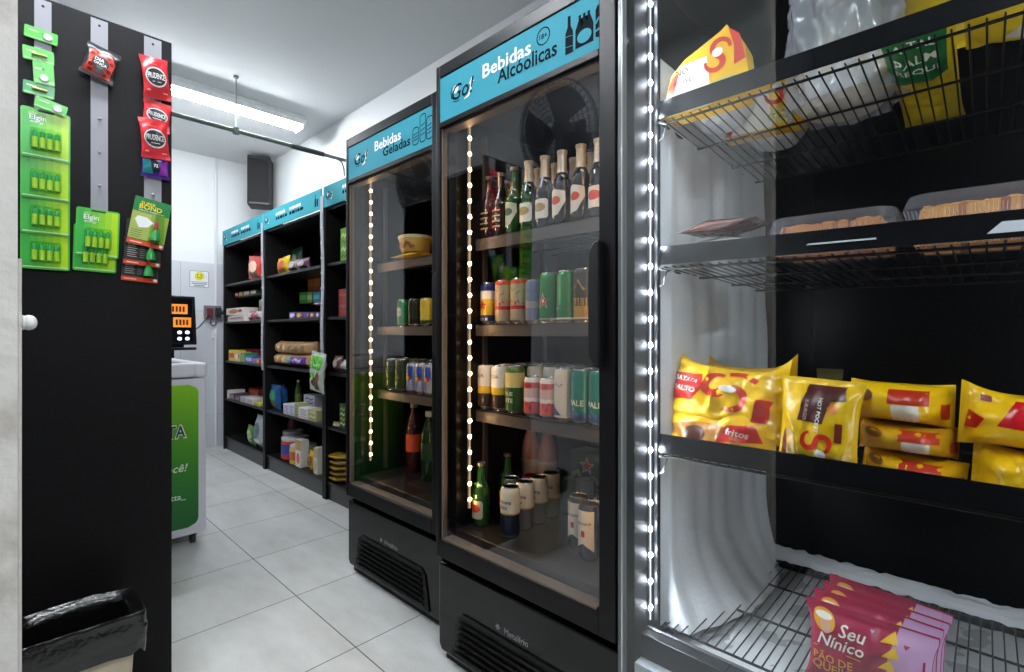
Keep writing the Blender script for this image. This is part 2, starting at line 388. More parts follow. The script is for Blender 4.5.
def drinks_fridge(x0, yl, label, kind):
    """front at world x0, left edge at world yl; local x runs right, y runs back"""
    W, D, H = 0.70, 0.66, 1.995
    t = thing('drinks_fridge', label, 'fridge', (x0, yl, 0), RZ)
    c = MB()
    for xa, xb in ((0.0, .045), (W - .045, W)): c.box(xa, xb, .05, D, .05, H, FB)
    c.box(.045, W - .045, D - .05, D, .05, H, LINER); c.box(.045, W - .045, .05, D - .05, H - .16, H, LINER)
    c.box(.045, W - .045, .05, D - .05, .34, .437, M('1a1816', .4))
    c.build('cabinet_body', t, bevel=.003)
    # plinth with louvred grille
    p = MB(); p.prism([(0, .05), (.012, .03), (W - .012, .03), (W, .05), (W, .325), (0, .325)], .012, .06, M('070608', 0.12, spec=.32)); p.build('plinth_panel', t, bevel=.006)
    f = MB(); f.box(.02, W - .02, .03, .30, 0, .05, FB2); f.build('foot_rail', t)
    g = MB(); g.prism([(.075, .045), (W - .075, .045), (W - .10, .175), (W - .125, .195), (.125, .195), (.10, .175)], .006, .014, FB2)
    for i in range(6):
        z = .056 + i * .021; g.obox((W / 2, .004, z + .006), (W - .20 - .008 * i, .016, .004), M('050506', .4), (math.radians(-35), 0, 0))
    g.build('grille', t)
    bd = MB(); bd.decal(txt('Metalfrio', .36, .218, h=.019, bold=.006), flat(.012), M('8c8c8e', .4)); 
    for i in range(3):
        a = i * PI / 3; bd.decal(stroke([(.285 - .010 * math.cos(a), .218 - .010 * math.sin(a)), (.285 + .010 * math.cos(a), .218 + .010 * math.sin(a))], .003), flat(.012), M('8c8c8e', .4))
    bd.build('brand_badge', t, recalc=False)
    # door
    d = MB(); fy0, fy1 = -0.0, .045
    d.box(0, .018, fy0, fy1, .35, H, FB); d.box(W - .048, W, fy0, fy1, .35, H, FB)
    d.box(.018, W - .048, fy0, fy1, .35, .405, FB); d.box(.018, W - .048, fy0, fy1, 1.953, H, FB); d.box(.018, W - .048, fy0 + .001, fy1, 1.786, 1.806, FB)
    door = d.build('door', t, bevel=.003)
    s_ = MB(); s_.box(.018, W - .048, .004, .03, 1.806, 1.953, TEAL); fn = flat(.004)
    logo(s_, fn, .125, 1.880, 1.4)
    if kind == 'alc':
        s_.decal(txt('Bebidas', .326, 1.901, w=.198, h=.042, bold=.018), fn, WHITE)
        s_.decal(txt('Alcóolicas', .405, 1.863, w=.226, h=.044, bold=.018), fn, INK)
        s_.decal(ring(.470, 1.911, .0225, .0035), fn, INK); s_.decal(txt('18+', .470, 1.911, h=.015, bold=.018), fn, INK)
        bottle_icon(s_, fn, .558, 1.878, .098, INK)
        s_.decal(tess([(.578, 1.832), (.634, 1.832), (.634, 1.878), (.624, 1.905), (.617, 1.884), (.596, 1.884), (.589, 1.904), (.578, 1.878)]), fn, INK)
        s_.decal(tess(oval(.606, 1.856, .022, .017)), fn, TEAL, .0009)
        for q in (.592, .606, .620): s_.decal(tess([(q - .005, 1.882), (q + .005, 1.882), (q + .0035, 1.908), (q + .0045, 1.914), (q - .0045, 1.914), (q - .0035, 1.908)]), fn, INK, .0007)
        s_.decal(tess([(.640, 1.838), (.652, 1.834), (.652, 1.918), (.645, 1.914), (.640, 1.905)]), fn, INK); s_.decal(stroke([(.640, 1.872), (.652, 1.884)], .006), fn, TEAL, .0009); s_.decal(stroke([(.640, 1.852), (.652, 1.856)], .005), fn, TEAL, .0009)
    else:
        s_.decal(txt('Bebidas', .345, 1.901, w=.198, h=.042, bold=.018), fn, WHITE)
        s_.decal(txt('Geladas', .410, 1.860, w=.198, h=.040, bold=.018), fn, INK)
        for cx, hh, ww in ((.545, .066, .036), (.592, .104, .036), (.634, .084, .036)):
            rr = rrect(ww, hh, .010, 3, cx, 1.832 + hh / 2); s_.decal(stroke(rr + [rr[0]], .004), fn, INK)
            for q in (.25, .42, .6): s_.decal(stroke([(cx - ww * .36, 1.832 + hh * q), (cx + ww * .36, 1.832 + hh * (q + .06))], .0035), fn, INK)
    s_.build('header_sign', door, recalc=False)
    g = MB(); gm = M('6b6158', .45)
    g.box(.018, .023, .010, .030, .405, 1.786, gm); g.box(W - .055, W - .048, .012, .05, .405, 1.786, FB); g.box(.027, W - .062, .010, .05, .405, .411, gm); g.box(.027, W - .062, .012, .05, 1.779, 1.786, M('4a4542', .5))
    g.build('gasket', door)
    gl = MB(); gl.box(.018, W - .048, .012, .016, .405, 1.786, clear('fridge_pane', .075, 'f4f6f8')); gl.build('glass_pane', door)
    hx = 0 if kind == 'alc' else .028
    h = MB(); h.prism([(a_ + hx, z_) for a_, z_ in [(W - .062, 1.045), (W - .042, 1.015), (W - .030, 1.015), (W - .030, 1.325), (W - .044, 1.325), (W - .062, 1.300)]], -.028 + hx * .6, .0, M('0b0b0c', .35)); h.build('handle', door, bevel=.004)
    # shelves
    for z in (1.428, 1.130, .832):
        s_ = MB(); sm = M('4f4a47', .42, .3)
        s_.box(.05, W - .05, .135, .14, z - .040, z, sm); s_.box(.05, W - .05, .135, .15, z - .003, z, sm)
        for i in range(26): s_.box(.055 + i * .0228, .058 + i * .0228, .14, .56, z - .006, z - .003, M('3d3a38', .4, .5))
        for yy in (.30, .44, .558): s_.box(.05, W - .05, yy, yy + .005, z - .012, z - .006, M('3d3a38', .4, .5))
        s_.build('shelf', t)
    for xx in (.052, W - .052):
        for yy in (.17, .50):
            r = MB(); r.box(xx - .006, xx + .006, yy, yy + .016, .45, 1.80, M('57504a', .4, .6)); r.build('shelf_rail', t)
    a = led_strip(t, .075, .085, .535, 1.815, 25, WARM, LED_W, line=.9, size=1.3); b_ = led_strip(t, W - .075, .085, .535, 1.815, 25, WARM, LED_W, face=-1)
    return t
LED_W, LED_C = 125, 470
F2X, F2Y, F1X, F1Y = 1.037, 1.346, 1.134, 2.150
drinks_fridge(F2X, F2Y, 'tall black glass door fridge with the alcoholic drinks header', 'alc')
drinks_fridge(F1X, F1Y, 'tall black glass door fridge with the cold drinks header', 'gel')
# ---- drinks
ALU = M('c9c9c9', .25, .9)
def can(name, label, loc, r, h, bands, lid=ALU, group=None, prints=(), rz=RZ, cat='drink can'):
    """bands: [(z fraction, material)] from the bottom up"""
    t = thing(name, label, cat, loc, rz, group)
    b = MB(); pr = [(r * .74, 0), (r * .80, .002), (r * .98, .011), (r, .016)]; ms = [ALU, ALU, bands[0][1]]
    zs = [f * h for f, _ in bands] ; top = h - .016
    prev = .016
    for i, (f, mt) in enumerate(bands):
        z = min(f * h, top)
        if z > prev + 1e-4: pr.append((r, z)); ms.append(mt); prev = z
    if prev < top - 1e-4: pr.append((r, top)); ms.append(bands[-1][1])
    pr += [(r * .97, h - .011), (r * .83, h - .003)]; ms += [bands[-1][1], bands[-1][1]]
    b.lathe(pr, None, 22, mats=ms)
    for i_, (shp, mt) in enumerate(prints): b.decal(shp, around(r), mt, .0005 + .0003 * i_)
    b.build('can_body', t, smooth=38, recalc=False)
    l = MB(); l.lathe([(r * .83, h - .003), (r * .86, h - .001), (r * .84, h), (r * .78, h - .003), (r * .05, h - .004)], lid, 22)
    l.build('can_lid', t, smooth=38)
    return t
def beer_bottle(name, label, loc, h, glass, foil, label_mats, group, shape=0):
    t = thing(name, label, 'bottle', loc, RZ, group); r = .0305
    b = MB(); k = h
    prof = [(r * .85, 0), (r, .006), (r, k * .50), (r * .97, k * .55), (r * .82, k * .62), (r * .55, k * .70), (r * .45, k * .78), (r * .41, k * .93), (.0138, k * .95), (.0138, k * .975)]
    b.lathe(prof, glass, 22); b.build('bottle_glass', t, smooth=45)
    if foil:
        f = MB(); f.lathe([(r * .56 , k * .705), (r * .48, k * .78), (r * .47, k * .95), (.0160, k * .955), (.0165, k), (.012, k * 1.004)], foil, 22); f.build('foil_neck', t, smooth=45)
    else:
        f = MB(); f.lathe([(.0145, k * .945), (.0155, k * .955), (.0150, k * .995), (.011, k)], M('8f8a80', .35, .8), 22); f.build('crown_cap', t, smooth=45)
    l = MB(); bg, em = label_mats
    if shape == 0:      # white body label with red mark
        l.decal(tess(rrect(.062, .062, .01, 4, 0, k * .27), .008), around(r), bg, .0006); l.decal(tess(oval(0, k * .29, .022, .014), .008), around(r), em, .0009); l.decal(stroke([(-.02, k * .20), (.02, k * .20)], .004), around(r), em, .0009)
    elif shape == 1:    # slanted white shield label
        l.decal(tess([(-.030, k * .12), (.006, k * .14), (.031, k * .32), (.029, k * .44), (-.010, k * .48), (-.031, k * .44)], .008), around(r), bg, .0006); l.decal(tess(oval(-.003, k * .33, .018, .013), .008), around(r), em, .0009)
    else:               # pale print straight on the glass
        for q in range(4): l.decal(stroke([(-.022 + i * .006, k * (.16 + q * .08) + .004 * (i % 2)) for i in range(8)], .004), around(r), bg, .0006)
    l.build('paper_label', t, recalc=False)
    if shape in (0, 1):
        n_ = MB(); n_.decal(tess(rrect(.040, .022, .008, 4, 0, 0), .006), lambda u, v, o: Vector(((r * .80 + o) * math.sin(u / (r * .8)), -(r * .80 + o) * math.cos(u / (r * .8)) + v * .35 + .003, k * .62 + v)), M('d8d4c8', .5), .002); n_.build('neck_label', t, recalc=False)
    return t
GREENGLASS = M('1f4f1c', .08, spec=.7, coat=.5); DARKGLASS = M('10131c', .08, spec=.7, coat=.5); BROWNGLASS = M('2a1a0c', .08, spec=.7, coat=.5)
FOILS = [M('cdbb9f', .35, .55), M('d3c3a8', .35, .55), M('d9d3c6', .35, .5), M('e4dccb', .35, .5)]
PAPER, REDP = M('e6e0d4', .5), M('c8402f', .5)
def fspot(px, x): 
    dx, dy = ray(px); return dy * x / dx
Z1, Z2, Z3, Z0 = 1.4285, 1.1305, .8325, .4375
G = 'beer bottles on the top shelf of the alcoholic drinks fridge'
beer_bottle('beer_bottle', 'brown printed bottle at the left end of the alcoholic fridge top shelf, beside the lights', (1.225, fspot(489, 1.225), Z1), .228, BROWNGLASS, None, (M('b8a890', .5), REDP), G, 2)
beer_bottle('beer_bottle', 'brown printed bottle, second from the lights on the alcoholic fridge top shelf', (1.225, fspot(501, 1.225), Z1), .228, BROWNGLASS, None, (M('b8a890', .5), REDP), G, 2)
gb = beer_bottle('beer_bottle', 'green glass bottle with pale slanted label on the alcoholic fridge top shelf', (1.222, fspot(514.5, 1.222), Z1), .232, GREENGLASS, None, (M('b9c0a2', .5), M('2c4a2a', .5)), G, 1)
for i, (px, fo) in enumerate(((529, 0), (545, 1), (562, 2), (581, 3), (599, 2))):
    beer_bottle('beer_bottle', ['dark foil necked bottle standing beside the green bottle, front row, top shelf', 'dark foil necked bottle, second after the green bottle, front row, top shelf', 'foil necked dark bottle with slanted white label, third after the green bottle', 'foil necked dark bottle with slanted white label, fourth after the green bottle', 'foil necked dark bottle half hidden by the right door frame of the alcoholic fridge'][i],
                (1.222, fspot(px, 1.222), Z1), .235, DARKGLASS, FOILS[fo], (PAPER, M('a98f5e', .5) if i < 2 else REDP), G, 0 if i in (0, 1, 4) else 1)
for i, px in enumerate((538, 555.5, 574, 591)):
    beer_bottle('beer_bottle', 'foil necked bottle in the second row, behind the gap between front bottles %s' % ('one and two', 'two and three', 'three and four', 'four and five')[i], (1.30, fspot(px, 1.30), Z1), .235, DARKGLASS, FOILS[i % 3], (PAPER, REDP), G, 0)
yb = [(489, BROWNGLASS), (505, GREENGLASS)]
for i, (px, gl) in enumerate(yb):
    beer_bottle('beer_bottle', ['brown bottle in the second row beside the light strip', 'green bottle in the second row behind the two brown bottles'][i], (1.30, fspot(px, 1.30) - .006, Z1), .228, gl, None, (M('b8a890', .5), REDP), G, 2)
# second shelf
Wc, YE, NV, GR, RD, TN, GD, BLK = M('e9e4da', .3), M('d9b43a', .3), M('1f2f66', .3), M('1d7d3c', .25, .3), M('b5261f', .3), M('b39f86', .3, .2), M('c39a3f', .3, .4), M('16171a', .3)
DGR, TEALC, PNK, CRM = M('1c4a26', .3), M('1f7f78', .25, .3), M('cf5a5e', .3), M('e8dfc4', .3)
G = 'cans on the second shelf of the alcoholic drinks fridge'
XF = 1.215
can('drink_can', 'white and navy can with a yellow band and red star, leftmost on the second shelf', (XF, fspot(488.5, XF), Z2), .0285, .146, [(.22, NV), (.60, YE), (.8, Wc), (.93, NV)], group=G, prints=[(tess(star(0, .066, .018)), RD), (txt('o n e', 0, .018, w=.04, bold=.015), Wc)])
for i, px in enumerate((504, 519.5)):
    can('drink_can', ['red topped beige can beside the navy and yellow can', 'red topped beige can beside the small bluish can'][i], (XF, fspot(px, XF), Z2), .031, .150, [(.32, TN), (.40, RD), (.88, TN), (.97, RD)], group=G, prints=[(stroke([(-.022, .068), (-.008, .078), (.008, .066), (.022, .074)], .010), RD), (stroke([(-.022, .10), (-.006, .112), (.014, .098), (.024, .108)], .006), M('8a7a66', .4))])
can('drink_can', 'small bluish grey can beside the green cans', (XF, fspot(533.5, XF), Z2), .0265, .142, [(.35, M('7a7f98', .3, .2)), (.5, M('a79a98', .3, .2)), (.93, M('6f7796', .3, .2))], group=G)
can('drink_can', 'green can with a big red star', (XF, fspot(549, XF), Z2), .031, .158, [(.10, Wc), (.20, GR), (.95, GR)], group=G, prints=[(tess(star(0, .068, .026)), Wc), (tess(star(0, .068, .0225)), RD), (txt('bonivi', 0, .014, w=.052, bold=.015), M('123a1c', .4))])
can('drink_can', 'green can with a silver line, right of the red star can', (XF, fspot(566.5, XF), Z2), .031, .158, [(.10, Wc), (.26, GR), (.30, DGR), (.95, GR)], group=G, prints=[(rect(-.004, .004, .05, .14) and tess(rect(-.006, .002, .055, .14)), M('6fb57f', .25, .4))])
can('drink_can', 'black and gold can beside the fridge door handle', (XF, fspot(584, XF), Z2), .031, .160, [(.10, Wc), (.30, GD), (.34, BLK), (.95, BLK)], group=G, prints=[(tess(rect(-.028, .028, .045, .072)), GD), (txt('LIE', 0, .058, w=.03, bold=.018), BLK), (stroke([(-.018, .10), (0, .125), (.02, .095)], .008), GD)])
for i, px in enumerate((498, 513, 527, 543, 560, 577)):
    can('drink_can', ('navy', 'beige', 'beige and red', 'bluish grey', 'green', 'dark green')[i] + ' can in the second row of the second shelf, ' + ORD[i] + ' from the lights', (1.285, fspot(px, 1.285) - .002, Z2), .029, .146, [(.3, (NV, TN, TN, M('7a7f98', .3, .2), GR, DGR)[i]), (.9, (Wc, TN, RD, M('a79a98', .3, .2), GR, GR)[i])], group=G)
# third shelf
G = 'cans on the third shelf of the alcoholic drinks fridge'
for i, px in enumerate((485.5, 500)):
    can('drink_can', ['white topped can with a yellow band beside the light strip, third shelf', 'white topped can with a yellow band, second from the light strip, third shelf'][i], (XF, fspot(px, XF), Z3), .030, .156, [(.36, M('3a2a22', .3)), (.52, YE), (.93, Wc)], group=G, prints=[(txt('TUA', 0, .118, w=.036, bold=.02), M('6a5a40', .4))])
can('drink_can', 'cream and dark green can lettered in white on the third shelf', (XF, fspot(515, XF), Z3), .033, .158, [(.55, M('2e5a26', .3)), (.86, M('d9c47a', .3)), (.94, M('4a6e30', .3))], group=G, prints=[(txt('DUE', 0, .066, w=.034, bold=.015), CRM), (txt('ATE', 0, .044, w=.034, bold=.015), CRM)])
for i, px in enumerate((532.5, 548.5)):
    can('drink_can', ['small white and red can in front of the taller third shelf cans', 'small white and red can, right of its twin, on the third shelf'][i], (XF - .008, fspot(px, XF - .008), Z3), .028, .128, [(.38, PNK), (.48, Wc), (.72, M('d8b5ae', .3)), (.86, PNK), (.94, Wc)], group=G, prints=[(txt('CER', 0, .098, w=.036, bold=.015), RD), (stroke([(-.02, .02), (-.004, .044), (.012, .026), (.024, .05)], .012), RD)])
can('drink_can', 'plain white tall can with a dark diagonal foot on the third shelf', (XF, fspot(564, XF), Z3), .031, .160, [(.94, M('ddd5c9', .3))], group=G, prints=[(tess([(-.03, .018), (.012, .018), (-.03, .06)], .01), NV), (stroke([(-.018, .105), (-.006, .115), (.004, .104), (.016, .114)], .003), M('6b6a70', .4))])
for i, px in enumerate((582, 600)):
    can('drink_can', ['teal metallic can beside the plain white tall can', 'teal metallic can behind the right door frame'][i], (XF, fspot(px, XF), Z3), .033, .160, [(.20, NV), (.40, TEALC), (.93, TEALC)], group=G, prints=[(txt('PALE', 0, .062, w=.05, bold=.015), CRM), (stroke([(-.028, .02), (-.01, .044), (.006, .026), (.026, .044)], .008), M('3a6aa8', .3))])
for rr, x in enumerate((1.285, 1.355, 1.425)):
    for i in range(7):
        y = 1.255 - i * .071
        cc = [(TN, Wc), (GR, GR), (CRM, CRM), (M('a79a98', .3), Wc), (Wc, Wc), (TEALC, TEALC), (TEALC, DGR)][(i + rr) % 7]
        can('drink_can', '%s lidded can in the %s row back of the third shelf, %s from the lights' % ('silver', ORD[rr + 1], ORD[i]), (x, y, Z3), .0315, .158, [(.5, cc[0]), (.93, cc[1])], group=G)
# fridge floor
G = 'cans on the floor of the alcoholic drinks fridge'
def corona(loc, label):
    return can('drink_can', label, loc, .0325, .163, [(.47, M('161a33', .25)), (.5, GD), (.93, M('e8dcc2', .3))], group=G, prints=[(txt('Corona', 0, .118, w=.056, bold=.018), M('1b2147', .4)), (txt('Extra', -.004, .100, w=.036, bold=.015), M('1b2147', .4))])
for i, x in enumerate((1.172, 1.245, 1.318, 1.391)):
    corona((x, 1.128 + .002 * i, Z0), 'cream topped dark blue can, %s of the line running back from the glass' % ('nearest', ORD[1], ORD[2], 'farthest')[i])
def ribbon_can(loc, label):
    return can('drink_can', label, loc, .0325, .163, [(.93, M('191d33', .25))], lid=M('c9a77a', .25, .8), group=G, prints=[(tess([(-.034, .030), (-.017, .042), (0, .052), (.017, .042), (.034, .030), (.034, .147), (-.034, .147)][::-1], .012), M('e8d9c2', .35)), (txt('Michelob', 0, .110, w=.05, shear=.3, bold=.01, rot=.1), M('3a3a4a', .4)), (tess(rrect(.012, .018, .002, 3, 0, .080), .01), RD)])
for i, (x, y) in enumerate(((1.215, .846), (1.250, .910), (1.325, .865), (1.40, .905), (1.30, .80))):
    ribbon_can((x, y, Z0), ['cream ribbon printed can nearest the glass at the right', 'cream ribbon printed can, left and just behind the nearest', 'cream ribbon printed can in the second line back', 'cream ribbon printed can farthest back', 'cream ribbon printed can hidden by the right door frame'][i])
can('drink_can', 'dark green can with a silver lid left of the cream topped cans', (1.25, 1.20, Z0), .032, .16, [(.2, YE), (.3, DGR), (.93, M('2b3d20', .3))], group=G)
can('drink_can', 'small red topped can behind the cream topped cans', (1.352, 1.195, Z0), .030, .150, [(.62, CRM), (.93, RD)], lid=RD, group=G)
can('drink_can', 'green lidded can behind the cream topped cans', (1.47, 1.118, Z0), .032, .13, [(.93, DGR)], group=G)
can('drink_can', 'dull silver can behind the cream topped cans', (1.475, 1.048, Z0), .032, .14, [(.93, M('6b6a66', .3, .4))], group=G)
G = 'bottles on the floor of the alcoholic drinks fridge'
beer_bottle('beer_bottle', 'green bottle at the lower end of the light strip, fridge floor', (1.172, 1.268, Z0), .215, GREENGLASS, None, (M('b9c0a2', .5), REDP), G, 0)
beer_bottle('beer_bottle', 'green bottle behind the lower end of the light strip, fridge floor', (1.30, 1.266, Z0), .225, GREENGLASS, None, (M('b9c0a2', .5), REDP), G, 0)
def soda_bottle(name, label, loc, r, h, liquid, band, cap, group=None):
    t = thing(name, label, 'bottle', loc, RZ, group)
    b = MB(); b.lathe([(r * .8, 0), (r, .012), (r * .93, h * .12), (r, h * .22), (r, h * .60), (r * .96, h * .66), (r * .7, h * .78), (r * .38, h * .88), (r * .36, h * .93)], liquid, 20); b.build('bottle_body', t, smooth=45)
    b = MB(); b.lathe([(r * 1.01, h * .30), (r * 1.015, h * .31), (r * 1.015, h * .54), (r * 1.01, h * .55)], band, 20); b.build('paper_label', t, smooth=45)
    b = MB(); b.lathe([(r * .44, h * .925), (r * .46, h * .93), (r * .46, h * .995), (r * .40, h)], cap, 20); b.build('cap', t, smooth=45)
    return t
for i, (x, y) in enumerate(((1.425, 1.262), (1.437, 1.190))):
    soda_bottle('pink_bottle', ['clear pink bottle with a red foot, nearer the light strip, back of the fridge floor', 'clear pink bottle with a red foot, back of the fridge floor right of its twin'][i], (x, y, Z0), .035, .34, M('b98a7e', .15), M('c8b8a6', .4), RD, 'pink bottles at the back of the fridge')
# printed carton of beers at the back
t = thing('beer_carton', 'dark green carton with a red star at the back of the fridge floor', 'carton', (1.58, 1.08, Z0), RZ)
b = MB(); b.box(-.075, .075, -.045, .045, 0, .215, M('1d3a1c', .35)); b.decal(tess(star(0, .165, .034)), flat(-.045), Wc); b.decal(tess(star(0, .165, .029)), flat(-.045), RD, .0009); b.decal(stroke([(-.07, .12), (-.04, .14), (-.02, .10), (.03, .125), (.07, .10)], .02), flat(-.045), M('7d8f3a', .4)); b.build('printed_box', t, recalc=False)
b = MB(); b.box(-.02, .02, -.046, .0, .213, .217, M('0c1a0c', .4)); b.build('hand_slot', t)
# ---- cold drinks fridge
GC = 'drinks in the cold drinks fridge'
def gp(px, x, z): return (x, fspot(px, x), z)
t = thing('food_tub', 'small printed tub with a pale yellow lid on a yellow packet', 'tub', (1.36, fspot(415.5, 1.36), 1.470), RZ)
b = MB(); b.lathe([(.062, 0), (.066, .004), (.076, .066)], M('c9ad5c', .4), 26); 
b.decal(stroke([(-.07 + i * .012, .03 + .012 * math.sin(i * 1.7)) for i in range(12)], .018), lambda u, v, o: Vector(((.0715 + o) * math.sin(u / .072), -(.0715 + o) * math.cos(u / .072), v)), M('8f4a2c', .4), .002); b.build('tub_body', t, smooth=40)
b = MB(); b.lathe([(.079, .062), (.080, .066), (.080, .073), (.075, .076), (.01, .076)], M('d9cfae', .35), 26); b.build('tub_lid', t, smooth=40)
G = 'cans on the second shelf of the cold drinks fridge'
X1 = 1.315
def pcan(px, x, z, r, h, bands, lab, g, prints=()): can('drink_can', lab, gp(px, x, z), r, h, bands, group=g, prints=prints)
pcan(404, X1, Z2, .0325, .122, [(.25, GR), (.93, GR)], 'green can at the left of the cold fridge second shelf', G, [(tess(oval(.004, .065, .016, .022)), M('c8c3b0', .4))])
pcan(415.5, X1, Z2, .0325, .122, [(.93, M('22261f', .3))], 'blackish can beside the green can in the cold fridge', G)
pcan(427.5, X1, Z2, .0325, .122, [(.2, DGR), (.93, M('c9b63a', .3))], 'yellow can right of the blackish can in the cold fridge', G)
pcan(440, X1, Z2, .0325, .122, [(.93, M('c9b63a', .3))], 'yellow can half hidden by the frame between the two fridges', G)
G = 'cans on the third shelf of the cold drinks fridge'
pcan(392, X1, Z3, .0315, .146, [(.93, M('2c3a22', .3))], 'dark olive can beside the light strip of the cold fridge', G, [(stroke([(-.01, .03), (.01, .06), (-.008, .09)], .010), M('8d8f62', .4))])
pcan(402, X1, Z3, .0315, .146, [(.93, M('2f3b24', .3))], 'dark olive can, second from the light strip of the cold fridge', G, [(stroke([(-.01, .03), (.01, .06), (-.008, .09)], .010), M('8d8f62', .4))])
for i, px in enumerate((412.5, 421.5, 430.5, 439.5)):
    pcan(px, X1 - .004, Z3, .0270, .134, [(.93, M('c2c6d2', .25, .5))], 'slim silver and blue can with red mark, %s of the row, cold fridge' % ORD[i], G,
         [(tess([(-.026, .014), (.0, .014), (.0, .066), (-.026, .066)], .01), M('2b4a9e', .3)), (tess([(.0, .066), (.026, .066), (.026, .12), (.0, .12)], .01), M('2b4a9e', .3)), (tess(oval(0, .066, .022, .010), .01), RD), (tess(oval(0, .066, .009, .009), .01), YE)])
for i, px in enumerate((396, 405, 414.5, 423, 432)):
    pcan(px, X1 + .075, Z3, .0270, .146, [(.93, M('3a4030', .3))], 'dark can with shiny lid in the back row, %s from the lights, cold fridge' % ORD[i], G)
G = 'bottles on the floor of the cold drinks fridge'
soda_bottle('soda_bottle', 'bottle with an orange red label on the cold fridge floor', gp(414, 1.40, Z0), .038, .33, M('3a1410', .12, coat=.4), M('d24a22', .35), M('8d8a84', .4), G)
soda_bottle('soda_bottle', 'dark green bottle beside the frame between the fridges', gp(429, 1.36, Z0), .036, .31, M('15351a', .1, coat=.4), M('22402a', .35), M('b8b8b0', .4), G)
soda_bottle('soda_bottle', 'dark bottle behind the orange labelled bottle', gp(421, 1.55, Z0), .038, .31, M('101410', .1, coat=.4), M('1c3320', .35), M('4a6a3a', .4), G)

#SECTION soft bags
def bag_fn(w, h, t, seed, axis='v', crink=.006, seal=.012, flare=0.0, puff=.30):
    """pillow bag standing on its lower edge: fn(u, v, o, side). axis = direction running between the two crimped ends"""
    sv = Vector((seed * 3.1, seed * 7.7, seed * 1.3))
    def fn(u, v, o=0.0, side=1):
        a = max(-1, min(1, 2 * u / w)); b = max(-1, min(1, 2 * v / h - 1))
        e, c = (b, a) if axis == 'v' else (a, b)
        L_ = h if axis == 'v' else w
        dist = (1 - abs(e)) * L_ / 2
        q = max(0.0, min(1.0, (dist - seal) / (L_ * puff)))
        fill = math.sin(q * PI / 2) ** .75
        body = (1 - abs(c) ** 2.6) ** .55
        d = t / 2 * fill * body
        n1 = noise.noise(Vector((u * 16, v * 16, side * 4)) + sv); n2 = noise.noise(Vector((u * 42, v * 42, side * 4)) + sv)
        fold = 1 - abs(noise.noise(Vector((u * 24, v * 10, side * 7)) + sv)) * 2
        rim = min(1.0, body * 1.6)
        vd = noise.voronoi(Vector((u * 17, v * 17, side * 5)) + sv)[0]; vd2 = noise.voronoi(Vector((u * 38 + v * 9, v * 30, side * 5)) + sv)[0]
        d += crink * rim * (2.0 * (.42 - vd[0]) + .45 * (.42 - vd2[0])) * (.3 + .7 * min(1, q * 3))
        d += crink * rim * (.6 * n1 + .35 * n2 + .55 * max(0, fold - .6) * 2.0) * (0.35 + .65 * min(1, q * 3))
        ends = (1 - q)
        d += crink * .8 * ends * math.sin((u if axis == 'v' else v) * 150 + seed) * min(1, dist / (seal + 1e-6)) * (.4 + .6 * n1)
        d = max(d, .0008) + o
        # the ends stay wider than the filled middle
        pin = 1 - .09 * fill
        uu, vv = (u * pin, v) if axis == 'v' else (u, h / 2 + (v - h / 2) * pin)
        y = -d if side > 0 else d
        y += .010 * noise.noise(Vector((u * 7, v * 7, 2)) + sv)
        if flare: vv += flare * abs(a) ** 4 * max(0, b) ** 3 * (1 + 1.2 * noise.noise(Vector((a * 2, side * 0 + 3, 1)) + sv)) - .35 * flare * (1 - abs(a) ** 2) * max(0, b) ** 6
        return Vector((uu, y, vv))
    return fn
def bag(name, label, cat, loc, w, h, t, mat, seed, axis='v', rot=(0, 0, RZ), crink=.006, prints=(), group=None, nu=34, nv=30, parent=None, seal=.012, backmat=None, flare=0.0, puff=.30):
    fn = bag_fn(w, h, t, seed, axis, crink, seal, flare, puff); mat = CR(mat); backmat = CR(backmat) if backmat else None
    b = MB()
    for side in (1, -1):
        b.grid(nu, nv, lambda a, c: fn((a - .5) * w, c * h, 0, side), mat if side == 1 or not backmat else backmat)
    # close the rim
    for j in range(nv):
        for i in (0, nu):
            k = j * (nu + 1) + i; k2 = (j + 1) * (nu + 1) + i; off = (nu + 1) * (nv + 1)
            b.f.append([k, k2, k2 + off, k + off]); b.mi.append(0)
    for i in range(nu):
        for j in (0, nv):
            k = j * (nu + 1) + i; off = (nu + 1) * (nv + 1)
            b.f.append([k, k + 1, k + 1 + off, k + off]); b.mi.append(0)
    for item in prints:
        shp, mt = item[0], CR(item[1]); o = item[2] if len(item) > 2 else .0012
        b.decal(shp, lambda u, v, off: fn(u, v, off, 1), mt, o)
    o = b.build(name, parent, loc, rot, smooth=70, recalc=True)
    if not parent: tag(o, label, cat, group)
    return o
_cr = {}
def CR(m):
    """the same plastic with fine crinkles"""
    if m.name in _cr: return _cr[m.name]
    c = m.copy(); nt = c.node_tree; N, L = nt.nodes.new, nt.links.new; b = nt.nodes.get('Principled BSDF')
    if b and not b.inputs['Normal'].is_linked:
        tc = N('ShaderNodeTexCoord'); n = N('ShaderNodeTexNoise'); n.noise_type = 'RIDGED_MULTIFRACTAL'; n.inputs['Scale'].default_value = 13; n.inputs['Detail'].default_value = 3; n.inputs['Distortion'].default_value = .7
        bp = N('ShaderNodeBump'); bp.inputs['Strength'].default_value = .75; bp.inputs['Distance'].default_value = .016
        L(tc.outputs['Object'], n.inputs['Vector']); L(n.outputs['Fac'], bp.inputs['Height']); L(bp.outputs[0], b.inputs['Normal'])
    _cr[m.name] = c; _cr[c.name] = c
    return c
def tp(poly, m_=.012): return tess(poly, m_)
YEL = M('f0bd12', .24, spec=.6); YEL2 = M('e4ae10', .25, spec=.6); REDB = M('c41f1c', .25, spec=.6); WPR = M('eee6d8', .35); BRN = M('4a1d1a', .35)
